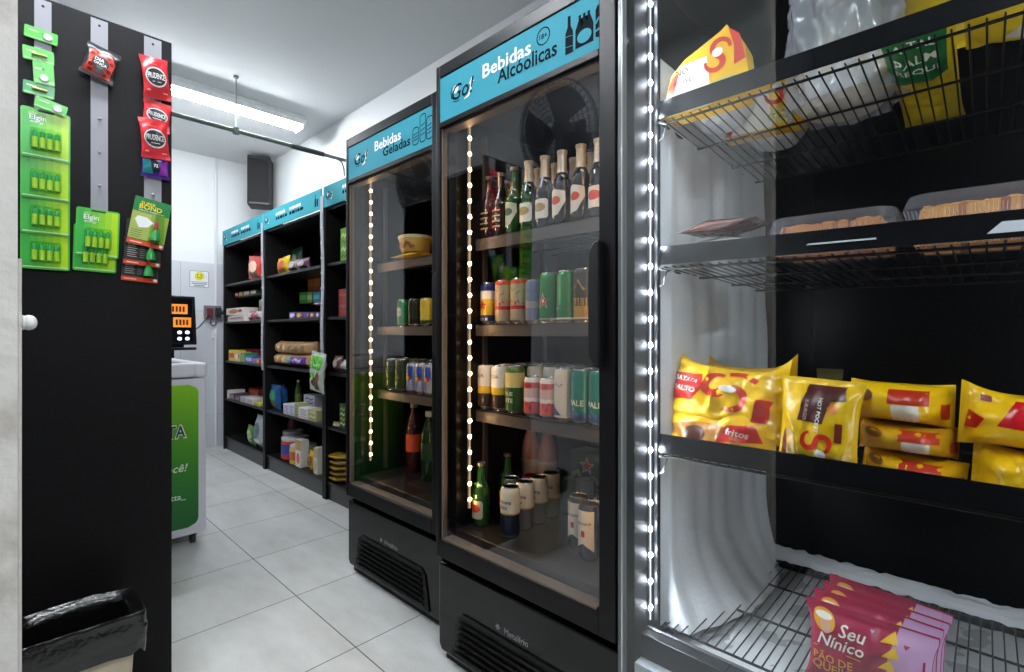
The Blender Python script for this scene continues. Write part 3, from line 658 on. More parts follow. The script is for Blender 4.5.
def S_path(k, cx, cy, rot=0, n=15):
    """fat rounded letter S, about 2 k tall"""
    pts = []
    for i in range(n + 1): a = math.radians(15 + 240 * i / n); pts.append((k * .52 * math.cos(a), k * (.46 + .44 * math.sin(a))))
    for i in range(1, n + 1): a = math.radians(75 - 240 * i / n); pts.append((k * .52 * math.cos(a), k * (-.42 + .44 * math.sin(a))))
    m_ = len(pts) - 1
    return xf(stroke(pts, [k * (.16 + .20 * math.sin(PI * i / m_)) for i in range(m_ + 1)]), cx, cy, rot)
# cold fridge: packet under the tub
bag('yellow_packet', 'flat yellow packet under the food tub in the cold fridge', 'packet', (1.36, fspot(415.5, 1.36) - .035, Z1 + .018), .22, .15, .030, M('d8b733', .3), 71, axis='u', rot=(-PI / 2, 0, RZ), crink=.003, prints=[(tp(rect(-.08, .08, .04, .11)), M('b5712c', .35))]).location = (1.275, fspot(415.5, 1.36) - .035, Z1 + .020)

#SECTION freezer
FZX, FZL, FZR = 1.037, 0.640, -0.36
t = thing('display_freezer', 'tall black freezer with a clear glass front and white frost on its side wall', 'freezer', (FZX, FZL, 0), RZ)
W, D, H = FZL - FZR, .84, 2.05
FD = M('0d0e10', .3, spec=.4); FI = M('040507', .3, spec=.2)
c = MB()
c.box(0.0, .032, .022, D, .0, H, M('1c1f21', .6, spec=.2)); c.box(W - .035, W, .022, D, 0, H, FD)
c.box(.032, W - .035, D - .05, D, 0, H, FI); c.box(.032, W - .035, .022, D - .05, H - .06, H, FI)
c.box(.032, W - .035, .022, D - .05, 0.0, .315, M('c5c8ca', .7))
c.box(.032, W - .035, .050, .085, .315, .372, M('222427', .3)); c.box(.032, W - .035, .080, .090, .372, .376, M('6b6e70', .3, .6))
c.build('cabinet_body', t, bevel=.003)
d = MB(); al = M('7d8588', .3, .75)
d.box(0, .009, .0, .020, .20, H, M('5a6062', .25, .4)); d.box(.009, .013, -.001, .020, .20, H, M('d8dcdd', .22, .7)); d.box(W - .02, W, 0, .02, .20, H, FD)
d.box(.013, W - .02, 0, .02, .20, .225, FD); d.box(.013, W - .02, 0, .02, H - .03, H, FD)
dr = d.build('door', t, bevel=.0015)
g = MB(); g.box(.013, W - .02, .006, .010, .225, H - .03, clear('freezer_pane', .06, 'f6f9fa')); g.build('glass_pane', dr)
led_strip(t, .037, .090, .42, 1.98, 25, COOL, LED_C, '8a8e90', line=1.6, size=1.25)
led_strip(t, W - .043, .090, .40, 1.98, 27, COOL, LED_C, 'c8cccf', face=-1)
rl = MB(); rl.box(.036, .044, .112, .120, .38, 1.98, M('3a3d3f', .4, .5)); 
for i in range(60): rl.box(.0442, .0450, .114, .118, .40 + i * .026, .412 + i * .026, M('0a0a0a', .6))
rl.build('shelf_rail', t)
# frost sheet on the left wall, thicker towards the back and the foot
fr = bpy.data.materials.new('frost'); fr.use_nodes = True
fb = fr.node_tree.nodes['Principled BSDF']; fb.inputs['Base Color'].default_value = hexc('f0f2f3'); fb.inputs['Roughness'].default_value = .75; fb.inputs['Subsurface Weight'].default_value = .15; fb.inputs['Subsurface Radius'].default_value = (.02, .02, .02)
nn = fr.node_tree.nodes.new('ShaderNodeTexNoise'); nn.inputs['Scale'].default_value = 90; nn.inputs['Detail'].default_value = 4
bp = fr.node_tree.nodes.new('ShaderNodeBump'); bp.inputs['Strength'].default_value = .35; bp.inputs['Distance'].default_value = .004
tcn = fr.node_tree.nodes.new('ShaderNodeTexCoord'); fr.node_tree.links.new(tcn.outputs['Object'], nn.inputs['Vector'])
fr.node_tree.links.new(nn.outputs['Fac'], bp.inputs['Height']); fr.node_tree.links.new(bp.outputs[0], fb.inputs['Normal'])
def frost(a, b_):
    y = .150 + a * .62; z = .345 + b_ * 1.46
    rib = .5 + .5 * math.sin(a * 40 + 1.2 * noise.noise(Vector((a * 4, b_ * 1.1, 3))))
    thick = .014 + .046 * a + .006 * rib ** .8 * (1 - max(0, b_ - .9) * 6) + .010 * noise.noise(Vector((a * 2.5, b_ * 3, 8))) + .0025 * noise.noise(Vector((a * 14, b_ * 9, 1)))
    foot = max(0, .16 - b_) / .16
    thick += .085 * foot ** 2.2 * (.25 + 1.1 * math.sin(a * PI * .85 + .25))
    edge = min(1, a / .03) * min(1, (1 - b_) / .03)
    y += (0.005 * math.sin(b_ * 19) + .008 * noise.noise(Vector((a * 3, b_ * 9, 5)))) * a
    return Vector((.032 + max(.002, thick * edge), y, z))
f_ = MB(); f_.grid(70, 110, frost, fr); f_.grid(1, 1, lambda a, b_: Vector((.033, .15 + a * .62, .345 + b_ * 1.46)), fr); f_.build('frost', t, smooth=80)
f_ = MB(); f_.grid(60, 40, lambda a, b_: Vector((.05 + a * .90, .10 + b_ * .68, .318 + .012 * noise.noise(Vector((a * 9, b_ * 7, 2))) + .006 * noise.noise(Vector((a * 30, b_ * 24, 4))))), fr); f_.build('frost', t, smooth=80)
f_ = MB(); f_.grid(60, 8, lambda a, b_: Vector((.07 + a * .85, .74 + b_ * .045 + .006 * noise.noise(Vector((a * 40, 1, 2))), .36 + .03 * math.sin(b_ * PI / 2) + .010 * noise.noise(Vector((a * 34, b_ * 3, 7))))), fr); f_.build('frost', t, smooth=80)
# wire shelves
WIRE = M('0b0c0e', .35, .3)
def wire_shelf(zf, zb, name='wire_shelf', rail=True, y0=.122, y1=.70, tilt=0.0, pitch=.0225, xl=.055):
    s_ = MB(); n = int((W - xl - .05) / pitch)
    zz = lambda x, y: zf + (zb - zf) * (y - y0) / (y1 - y0) - tilt * (x - .06)
    for i in range(n + 1):
        x = xl + i * pitch; s_.tube([(x, y0 + .004, zz(x, y0)), (x, y1, zz(x, y1))], .0017, WIRE, 6)
    for q in (0.02, .36, .70, 1.0):
        yy = y0 + (y1 - y0) * q; s_.tube([(xl - .01, yy, zz(xl, yy) - .005), (W - .045, yy, zz(W - .045, yy) - .005)], .0032, WIRE, 8)
    for x in (xl - .008, W - .047): s_.tube([(x, y0, zz(x, y0) - .004), (x, y1, zz(x, y1) - .004)], .004, WIRE, 8)
    o = s_.build(name, t, smooth=60)
    if rail:
        r = MB(); za, zc = zz(.04, y0), zz(W - .045, y0)
        x0_, x1_ = .046, W - .042
        r.add([(x0_, y0 - .006, za + .004), (x1_, y0 - .006, zc + .004), (x1_, y0, zc + .050), (x0_, y0, za + .050), (x0_, y0 - .002, za + .004), (x1_, y0 - .002, zc + .004), (x1_, y0 + .004, zc + .050), (x0_, y0 + .004, za + .050)],
              [(0, 1, 2, 3), (7, 6, 5, 4), (0, 4, 5, 1), (3, 2, 6, 7), (0, 3, 7, 4), (1, 5, 6, 2)], M('0a0b0e', .25, spec=.35))
        rail_name = r.build('price_rail', o).name
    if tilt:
        for xa, xb, hh in ((.372, .489, .0032), (.640, .705, .018)):  # pale strips standing for light reflected on the rail
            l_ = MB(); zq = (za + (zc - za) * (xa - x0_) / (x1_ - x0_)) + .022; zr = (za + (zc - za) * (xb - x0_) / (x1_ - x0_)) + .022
            l_.add([(xa, y0 - .0055, zq - hh / 2), (xb, y0 - .0055, zr - hh / 2), (xb, y0 - .0055, zr + hh / 2), (xa + hh, y0 - .0055, zq + hh / 2)], [(0, 1, 2, 3)], M('e4e6ea', .35)); l_.build('rail_glint', r and bpy.data.objects[rail_name])
    return o
S1, S2, S3, S0 = 1.632, 1.266, .797, .362
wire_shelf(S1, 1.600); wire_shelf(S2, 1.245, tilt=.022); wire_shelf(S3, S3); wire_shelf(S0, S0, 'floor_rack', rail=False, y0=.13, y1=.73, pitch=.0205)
for z in (S1, S2, S3):
    b = MB(); b.tube([(.045, .118, z - .004), (.062, .128, z - .012), (.052, .124, z - .045), (.044, .120, z - .05)], .003, M('9a9ea0', .3, .8), 8); b.build('shelf_hook', t, smooth=60)

#SECTION frozen food
def fz(px, x): return fspot(px, x)
# ---- top shelf
def dome_pack(label, loc, w, h, dp, rot, full=True):
    t_ = thing('bowl_pack', label, 'frozen meal', loc, 0, 'frozen bowl packs on the freezer top shelf', rot=rot)
    pr = [(-w / 2, 0), (w / 2 - .012, 0)] + [(w / 2 - .012 + .016 * math.sin(a), .034 * (1 - math.cos(a))) for a in (.5, 1.0, 1.57)]
    pr += [(w / 2 - .006, h * .66), (w / 2 - .022, h * .86), (w / 2 - .042, h * .97), (w / 2 - .046, h * 1.03), (w / 2 - .060, h * .97), (w * .04, h * .88), (-w * .20, h * .76), (-w / 2 + .030, h * .60), (-w / 2 + .010, h * .24)]
    b = MB(); b.prism(pr, -dp / 2, dp / 2, M('efb711', .3)); fn = flat(-dp / 2)
    b.decal(tp([(-w / 2 + .002, .004), (-w / 2 + .055, .004), (-w / 2 + .060, h * .60), (-w / 2 + .032, h * .57), (-w / 2 + .011, h * .22)]), fn, M('d5492c', .3))
    b.decal(tp([(-w / 2 + .016, .004), (w * .12, .004), (w * .06, h * .70), (-w * .24, h * .69), (-w / 2 + .036, h * .30)]), fn, WPR, .0009)
    b.decal(tp(oval(w * .26, h * .20, w * .20, h * .15)), fn, M('c9bb6a', .4), .0009)
    for q in range(14): b.decal(tp(oval(w * .26 + random.uniform(-.03, .03), h * .20 + random.uniform(-.012, .012), .004, .003, 8)), fn, M(random.choice(('e9e0b8', '8a8a3a', 'd9a23a')), .4), .0012)
    b.decal(txt('NO', -w * .23, h * .60, w=.032, bold=.018), fn, BLK, .0013); b.decal(txt('BOWL', -w * .22, h * .46, w=.046, bold=.018), fn, BLK, .0013)
    b.decal(S_path(.040, w * .18, h * .66, -.5), fn, M('c8321f', .3), .0012); b.decal(tp([(w * .30, h * .98), (w * .42, h * .84), (w * .48, h * .50), (w * .36, h * .46), (w * .36, h * .72)]), fn, M('cf3a2a', .3), .0011)
    b.decal(tess(oval(w * .18, h * .70, .013, .011)), fn, WPR, .0014)
    b.build('carton_sleeve', t_, recalc=False)
    m_ = MB(); m_.lathe([(.05, 0), (.075, .03), (.082, .052), (.080, .054)], M('d8d8d4', .4), 26); m_.build('plastic_bowl', t_, (0, dp / 2 + .086, .002), smooth=40)
    return t_
dome_pack('yellow and red bowl pack at the left end of the freezer top shelf', (1.215, .500, S1 + .010), .210, .175, .06, (0, 0, RZ + .04))
dome_pack('yellow and red bowl pack behind the first one on the freezer top shelf', (1.44, .430, S1 + .004), .195, .150, .06, (0, 0, RZ + .05))
# clear bag over a tub
t = thing('wrapped_bowl', 'pale food bowl inside a crinkled clear plastic bag on the freezer top shelf', 'frozen meal', (1.385, .245, S1 - .008), RZ)
b = MB(); b.lathe([(.075, 0), (.100, .025), (.112, .075), (.110, .078)], M('c9c3b4', .45), 28); b.build('bowl', t, smooth=40)
b = MB()
def film(a, c_):
    th = a * 2 * PI; r = .114 * (1 - .06 * c_) * (1 + .06 * math.sin(th * 9 + c_ * 7)) + .010 * noise.noise(Vector((math.cos(th) * 6, math.sin(th) * 6, c_ * 9))) + .005 * noise.noise(Vector((math.cos(th) * 16, math.sin(th) * 16, c_ * 30)))
    return Vector((r * math.cos(th), r * math.sin(th), .004 + c_ * .36))
fm = bpy.data.materials.new('clear_film'); fm.use_nodes = True; q = fm.node_tree.nodes['Principled BSDF']; q.inputs['Base Color'].default_value = hexc('d9dbe2'); q.inputs['Roughness'].default_value = .16; q.inputs['Alpha'].default_value = .50; q.inputs['Specular IOR Level'].default_value = .9
b.grid(90, 40, film, fm); b.mats = [CR(fm)]; b.build('plastic_wrap', t, smooth=80)
b = MB(); b.grid(26, 10, lambda a, c_: Vector(((.085 - .05 * c_) * math.cos(a * 2 * PI) * (1 + .12 * math.sin(a * 31)), (.085 - .05 * c_) * math.sin(a * 2 * PI), .06 + c_ * .20 + .02 * math.sin(a * 40))), M('b0ac9a', .6, bump=(60, .8))); b.build('food', t, smooth=80)
# yellow and green bag lying on the shelf
bag('frozen_bag', 'green ended yellow bag lying front to back on the freezer top shelf wires', 'frozen food bag', (1.70, .098, S1 + .012), .120, .51, .065, M('dfc01c', .28), 31, axis='v', rot=(PI / 2 - .055, 0, RZ), crink=.006, nu=20, nv=44, seal=.015,
    prints=[(tp(rect(-.058, .045, .345, .50)), M('1c6b34', .3)), (txt('A TAL', -.006, .468, w=.07, bold=.01), WPR, .0022), (txt('PALM', -.006, .430, w=.07, bold=.01), WPR, .0022), (txt('REQUI', -.006, .390, w=.075, bold=.01), WPR, .0022)])
bag('frozen_bag', 'yellow and white bag lying along the top shelf rail at the right', 'frozen food bag', (1.345, -.110, S1 + .035), .28, .155, .075, M('dfc01c', .28), 33, axis='u', rot=(PI / 2 - .055, 0, RZ), crink=.006, nu=34, nv=20, seal=.015,
    prints=[(tp([(-.09, .06), (.02, .06), (.02, .12), (-.05, .13)]), M('d3cdb8', .35)), (tp(rect(-.03, .01, .125, .145)), REDB, .0022), (tp(rect(.05, .12, .06, .12)), M('d9a06a', .35), .0022)])
bag('frozen_bag', 'yellow bag standing behind, only its top tip over the top shelf rail', 'frozen food bag', (1.42, .02, S1 + .075), .26, .20, .07, M('dfc01c', .28), 32, rot=(.1, 0, RZ))
# ---- second shelf
def tray(label, loc, w, dp, h, seed, tint):
    random.seed(seed)
    t_ = thing('pastry_tray', label, 'food tray', loc, 0, 'clear plastic trays on the freezer second shelf', rot=(0, .02, RZ))
    cl = M('d6d6e0', .12, spec=.8, alpha=.13)
    b = MB()
    def ringpts(k, z, r): return [Vector((p[0], p[1] + dp / 2, z)) for p in rrect(w * k, dp * k, r, 5)]
    base = ringpts(.84, .003, .03); rim = ringpts(.97, h * .72, .035); lip = ringpts(1.0, h * .74, .036); top = ringpts(.94, h, .04); n = len(base)
    loops = [base, rim, lip, top]
    for a, c_ in zip(loops, loops[1:]): b.add(a + c_, [(i, (i + 1) % n, n + (i + 1) % n, n + i) for i in range(n)], cl)
    b.add(top, [tuple(range(n))], cl); b.add(base, [tuple(range(n))[::-1]], cl)
    for i in range(0, 44):
        x = -w * .42 + i * w * .84 / 43; b.tube([(x, -.0 + .085 * dp * .9, .004), (x * 1.14, .0 + .02 * dp, h * .70)], .0007, M('cfcfd8', .2, alpha=.35), 4)
    b.build('plastic_box', t_)
    f = MB(); cols = [M(c_, .4) for c_ in tint]
    def top_fn(a, c_): 
        x = (a - .5) * w * .84; y = dp / 2 + (c_ - .5) * dp * .80
        z = h * .82 + .006 * noise.noise(Vector((a * 9, c_ * 6, seed))) + .004 * noise.noise(Vector((a * 30, c_ * 22, seed)))
        e = min(min(a, 1 - a) / .04, min(c_, 1 - c_) / .06, 1); return Vector((x, y, .006 + (z - .006) * max(0, e) ** .5))
    vs = [top_fn(i / 36, j / 18) for j in range(19) for i in range(37)]
    fs = [(j * 37 + i, j * 37 + i + 1, (j + 1) * 37 + i + 1, (j + 1) * 37 + i) for j in range(18) for i in range(36)]
    ms = [cols[int((noise.noise(Vector((i * .23, j * .3, seed))) * .5 + .5) * 2.99) % len(cols)] for j in range(18) for i in range(36)]
    f.add(vs, fs, ms); f.build('pastry_filling', t_, smooth=80)
    return t_
tray('clear plastic tray of brown pastry in the middle of the freezer second shelf', (1.185, .240, S2 + .002 - .007), .235, .17, .088, 3, ('8f4d20', 'b5702c', '743a18'))
tray('larger clear plastic tray of brown pastry at the right of the freezer second shelf', (1.180, -.010, S2 + .002 - .013), .260, .19, .100, 5, ('a8622a', 'c98a40', '8a4a1c'))
def flat_pack(label, loc, w, dp, h, seed, rot, col, top):
    t_ = bag('flat_pack', label, 'frozen food pack', loc, w, dp, h, M(col, .22, spec=.7), seed, axis='u', crink=.003, rot=(0, 0, 0), group='flat packs on the freezer second shelf', seal=.02,
             prints=[(tp(oval(0, dp * .5, w * .36, dp * .36)), M(top, .35)), (tp(rect(-w * .3, -w * .06, dp * .12, dp * .3)), M('c9a13a', .35), .002)])
    Rm = Matrix.Rotation(RZ + rot[2], 3, 'Z') @ Matrix.Rotation(rot[1], 3, 'Y') @ Matrix.Rotation(-PI / 2 + rot[0], 3, 'X')
    t_.rotation_euler = Rm.to_euler(); return t_
flat_pack('flat plastic food pack lying at the bottom left of the freezer second shelf', (1.190, .490, S2 + .048), .195, .18, .040, 11, (0, 0, 0), '8c8a84', '5a4038')
flat_pack('dark reddish flat pack resting on the other flat pack, freezer second shelf', (1.190, .470, S2 + .092), .185, .17, .034, 13, (.05, -.07, .03), '6d4038', 'a8482a')
# ---- third shelf: yellow bags
G = 'yellow frozen bags on the freezer third shelf'
z3 = S3 + .002
bag('frozen_bag', 'lower yellow bag under the french fries bag at the left of the third shelf', 'frozen food bag', (1.228, .484, z3), .275, .115, .10, YEL, 41, axis='u', rot=(-.15, 0, RZ), group=G, crink=.010,
    prints=[(tp(oval(-.02, .055, .085, .026)), M('b87a2c', .3)), (tp(oval(-.035, .05, .026, .020)), M('4a2410', .3), .002), (tp([(.02, .035), (.115, .045), (.10, .085), (.04, .08)]), REDB, .0022), (txt('fritos', .065, .062, w=.05, bold=.015, rot=-.12), WPR, .0034)])
bag('frozen_bag', 'big yellow french fries bag with a red S on the third shelf', 'frozen food bag', (1.222, .486, z3 + .075), .280, .160, .090, YEL, 42, axis='u', rot=(-.34, .12, RZ), group=G, flare=.020, crink=.014, nu=44, nv=34,
    prints=[(tp([(-.130, .045), (-.05, .040), (-.030, .070), (-.042, .118), (-.126, .112)]), REDB), (txt('BATATA', -.078, .096, w=.066, bold=.018, rot=-.1), WPR, .003), (txt('PALITO', -.074, .068, w=.064, bold=.01, rot=-.1), WPR, .003),
            (S_path(.056, .020, .080, .9), M('c8321f', .25), .002), (tp(oval(.028, .088, .018, .010)), WPR, .0028), (tp([(.085, .020), (.120, .030), (.122, .085), (.095, .075)]), REDB, .002), (stroke([(.02, .132), (.05, .138), (.085, .120)], .014), M('c8321f', .25), .002)])
bag('frozen_bag', 'yellow bag behind the french fries bag showing two yellow tips', 'frozen food bag', (1.385, .470, z3 + .01), .24, .215, .07, YEL2, 43, axis='u', rot=(-.10, .02, RZ), group=G, flare=.018, crink=.010, prints=[(tp(rect(-.02, .05, .15, .19)), REDB)])
bag('frozen_bag', 'yellow bag with a sideways maroon band and a red S, third shelf', 'frozen food bag', (1.195, .262, z3), .160, .205, .075, M('e6b81a', .25, spec=.6), 44, axis='v', rot=(-.10, .04, RZ - .12), group=G, crink=.007, nu=38, nv=42,
    prints=[(tp(rect(-.022, .050, .178, .192)), BRN), (tp([(-.030, .115), (.022, .113), (.030, .160), (.058, .165), (.052, .182), (-.020, .180)]), BRN, .002), (txt('HOT POCKET', .012, .130, w=.070, bold=.015, rot=-PI / 2), WPR, .0032), (txt('X-BURGER', -.014, .138, w=.045, bold=.02, rot=-PI / 2), M('c9a9a0', .4), .0032),
            (S_path(.032, .010, .074, 1.35), M('c8321f', .25), .002), (tp(oval(.020, .052, .011, .009)), WPR, .0026), (tp(oval(-.052, .055, .018, .040)), M('d9b36a', .35), .002), (tp(oval(-.062, .050, .006, .042)), M('7a3a1c', .35), .0026), (tp(rect(.045, .058, .080, .118)), M('7a2a20', .35), .002),
            (tp(rect(.0, .035, .012, .035)), BRN, .002), (tp(rect(-.026, -.008, .014, .044)), BLK, .002), (tp(rect(.048, .056, .02, .05)), WPR, .002), (tp(star(.036, .145, .012, .6, 9)), M('d9741a', .35), .002)])
for i, (z, yy, w_, hh, sd) in enumerate(((z3, .112, .165, .062, 51), (z3 + .058, .118, .158, .062, 52), (z3 + .117, .130, .170, .085, 53))):
    bag('frozen_bag', ['bottom bag of the three yellow bags stacked right of the maroon banded bag', 'middle bag of the three yellow bags stacked right of the maroon banded bag', 'top bag of the three yellow bags stacked right of the maroon banded bag'][i], 'frozen food bag',
        (1.285, yy, z), w_, hh, .165, [YEL2, M('cf9a1a', .28), YEL][i], sd, axis='u', rot=(-.05, (.10, .03, .02)[i], RZ + (-.06, .05, 0)[i]), group=G, crink=.007, seal=.006,
        prints=[(tp(rect(-.012, .050, hh * .50, hh * .86)), M('b5301c', .3)), (tp(rect(-.006, .036, hh * .08, hh * .48)), M('e3d8c2', .35)), (tp(rect(.066, .078, hh * .2, hh * .55)), M('b5301c', .3)), (tp(oval(-.052, hh * .66, .016, hh * .16)), M('7a4a1c', .35))])
for i, (z, yy, w_, hh, sd) in enumerate(((z3, -.085, .215, .095, 61), (z3 + .090, -.072, .225, .105, 62))):
    bag('frozen_bag', ['plain yellow crinkled bag at the lower right end of the third shelf', 'yellow bag with a large red patch, right end of the third shelf'][i], 'frozen food bag',
        (1.265, yy, z), w_, hh, .15, YEL, sd, axis='u', rot=(-.05, .05, RZ), group=G, crink=.012, seal=.010, flare=.008, nu=44,
        prints=[] if i == 0 else [(tp([(-.062, hh * .40), (.105, hh * .36), (.10, hh * .86), (-.040, hh * .88)]), M('c31a20', .22)), (tp(rect(-.022, .10, hh * .06, hh * .34)), WPR), (tp(rect(-.03, .0, hh * .88, hh * .98)), BLK, .002), (tp([(-.105, hh * .3), (-.088, hh * .3), (-.078, hh * .5), (-.10, hh * .62)]), M('c31a20', .22)), (tp(rect(-.085, -.07, hh * .8, hh * .9)), M('8a2a20', .3))])
bag('frozen_bag', 'dim olive bag standing at the back of the third shelf above the maroon banded bag', 'frozen food bag', (1.55, .305, z3), .06, .205, .05, M('5a5426', .35), 65, axis='v', rot=(0, 0, RZ), group=G)
# ---- freezer floor: magenta bags
G = 'magenta cheese bread bags on the freezer floor'
MAG, LIL = M('a3123f', .24, spec=.6), M('c79ac0', .22, spec=.6)
def magenta(i, loc, rot):
    w_, h_ = .218, .168
    tri = [(tp([(x, z), (x + .030, z + .004), (x + .022, z + .024)], .01), M('e8b516', .3), .0026) for x, z in ((.022, .132), (.026, .108), (.020, .084), (.024, .060), (.018, .036))]
    pr = [(tp([(.034, .004), (.108, .004), (.108, h_ - .003), (.050, h_ - .003), (.036, .10)]), LIL, .0014),
          (tp(oval(.072, .050, .026, .030)), M('e9dcae', .4), .0022), (tp(oval(.060, .078, .010, .007)), M('e3d23a', .4), .0026), (tp(rect(.094, .098, .02, .12)), MAG, .0022),
          (tp(oval(-.078, .136, .021, .022)), M('e9a51c', .3), .0024), (tp(oval(-.076, .127, .011, .014)), M('d9a484', .4), .0032), (tp(oval(-.078, .144, .016, .007)), WPR, .0034),
          (txt('Seu', -.026, .128, w=.050, shear=.3, bold=.01), WPR, .003), (txt('Nínico', -.048, .101, w=.088, shear=.3, bold=.01), WPR, .003), (stroke([(-.10, .083), (-.01, .083)], .0014), M('e8b516', .3), .003),
          (txt('PÃO DE', -.062, .067, w=.075, bold=.015), M('e8952a', .3), .003), (txt('QUEIJO', -.060, .044, w=.080, bold=.015), M('e8952a', .3), .003)] + tri
    pr += [(tp([(.004, .146), (.008, .139), (.013, .146)], .01), LIL, .0026), (tp([(.060, .140), (.065, .132), (.071, .140)], .01), MAG, .0026)]
    return bag('bread_bag', ['magenta cheese bread bag nearest the freezer glass, its front fully seen', 'magenta cheese bread bag just behind the nearest one', 'third magenta cheese bread bag back from the glass', 'magenta cheese bread bag farthest back on the freezer floor'][i], 'frozen food bag', loc, w_, h_, .042, MAG, 80 + i, axis='v', rot=rot, group=G, crink=.004, prints=pr, nu=40, nv=34, seal=.014, backmat=LIL)
for i, (x, y, dz) in enumerate(((1.200, .172, 0), (1.243, .170, .003), (1.286, .166, 0), (1.329, .164, .002))):
    magenta(i, (x, y, S0 + .003 + dz), (-.10 - .01 * i, .01 * i, RZ - .03 * i))

#SECTION snack shelving
SB, SB2 = M('0a090a', .45, spec=.25), M('060506', .6, spec=.15)
def shelf_unit(y0, y1, label):
    """open shelf unit along the right wall, front at world x 1.50; y0 is the near end"""
    W, D = y1 - y0, .38; t = thing('snack_shelf_unit', label, 'shelf unit', (1.52, y1, 0), RZ)
    for x in (0, W - .022):
        b = MB(); b.box(x, x + .022, 0, D, 0, 2.0, SB); b.build('side_panel', t, bevel=.0015)
    b = MB(); b.box(.022, W - .022, D - .012, D, .02, 1.98, SB2); b.build('back_panel', t)
    b = MB(); b.box(.022, W - .022, .02, .036, 0, .10, M('2a2a2c', .35)); b.build('kick_board', t)
    for z in (.12, .483, .84, 1.205, 1.558, 1.925):
        b = MB(); b.box(.022, W - .022, .012, D - .012, z - .018, z, M('0f0e0f', .4, spec=.35)); b.build('shelf_board', t, bevel=.001)
    s_ = MB(); s_.box(.012, W - .014, -.010, -.002, 1.925, 2.062, M('3b9aa8', .6, spec=.12)); fn = flat(-.010)
    logo(s_, fn, .095, 1.995, 1.25)
    for cx, wd, mt in ((.27, .20, WHITE), (.52, .20, WHITE)):
        for zz, k in ((2.012, .8), (1.978, 1.0)):
            x = cx
            for q in range(5):
                l_ = wd * k * (.12 + .07 * ((q * 7 + int(cx * 100)) % 3)); s_.decal(tess(rrect(l_, .022, .006, 2, x + l_ / 2, zz), .05), fn, mt if zz > 2 else INK); x += l_ + .008
    bottle_icon(s_, fn, W - .10, 1.993, .085, INK); s_.decal(tess(rrect(.022, .05, .004, 2, W - .07, 1.976), .05), fn, INK)
    s_.build('header_sign', t, recalc=False)
    return t
UA, UB, UC = (4.23, 5.25), (3.18, 4.225), (2.165, 3.175)
shelf_unit(*UA, 'black snack shelf unit at the far end against the back wall'); shelf_unit(*UB, 'black snack shelf unit in the middle of the row'); shelf_unit(*UC, 'black snack shelf unit partly hidden behind the cold drinks fridge')
STRIP = M('a6a8ae', .35)
for yy, zt, zb, nm in ((4.227, 1.99, .80, 'long grey clip strip hanging down the divider left of the middle snack shelves'), (3.177, 2.005, .93, 'long grey clip strip with a green bag, right of the middle snack shelves')):
    b = MB(); n = 16
    pts = [(.5 * 0, 0)]
    b.grid(2, n, lambda a, c_: Vector(((a - .5) * .040, -.004 - .004 * math.sin(c_ * 9), zb + (zt - zb) * c_)), STRIP)
    b.grid(2, n, lambda a, c_: Vector(((a - .5) * .040, -.001 - .004 * math.sin(c_ * 9), zb + (zt - zb) * c_)), STRIP)
    for q in range(10): b.box(-.006, .006, -.012, -.006, zb + .06 + q * .1, zb + .072 + q * .1, M('c4c6ca', .3))
    tag(b.build('hanging_clip_strip', None, (1.512, yy, 0), (0, 0, RZ)), nm, 'display strip')
bag('hanging_snack_bag', 'green and clear snack bag hanging at the foot of the right clip strip', 'snack bag', (1.478, 3.185, .715), .205, .260, .05, M('b9c4b4', .25), 91, axis='v', rot=(0, .10, RZ), crink=.008,
    prints=[(tp([(-.08, .15), (.08, .15), (.08, .235), (-.08, .235)]), M('5bbd2a', .25)), (txt('NUT', 0, .185, w=.10, bold=.015, rot=.2), M('d8f0c0', .4), .0024), (tp(oval(.01, .055, .055, .045)), M('5a3a22', .4), .002), (tp(oval(-.03, .10, .03, .025)), M('6cb83a', .3), .002), (tp(oval(.045, .10, .025, .03)), M('7a5a3a', .4), .002)])
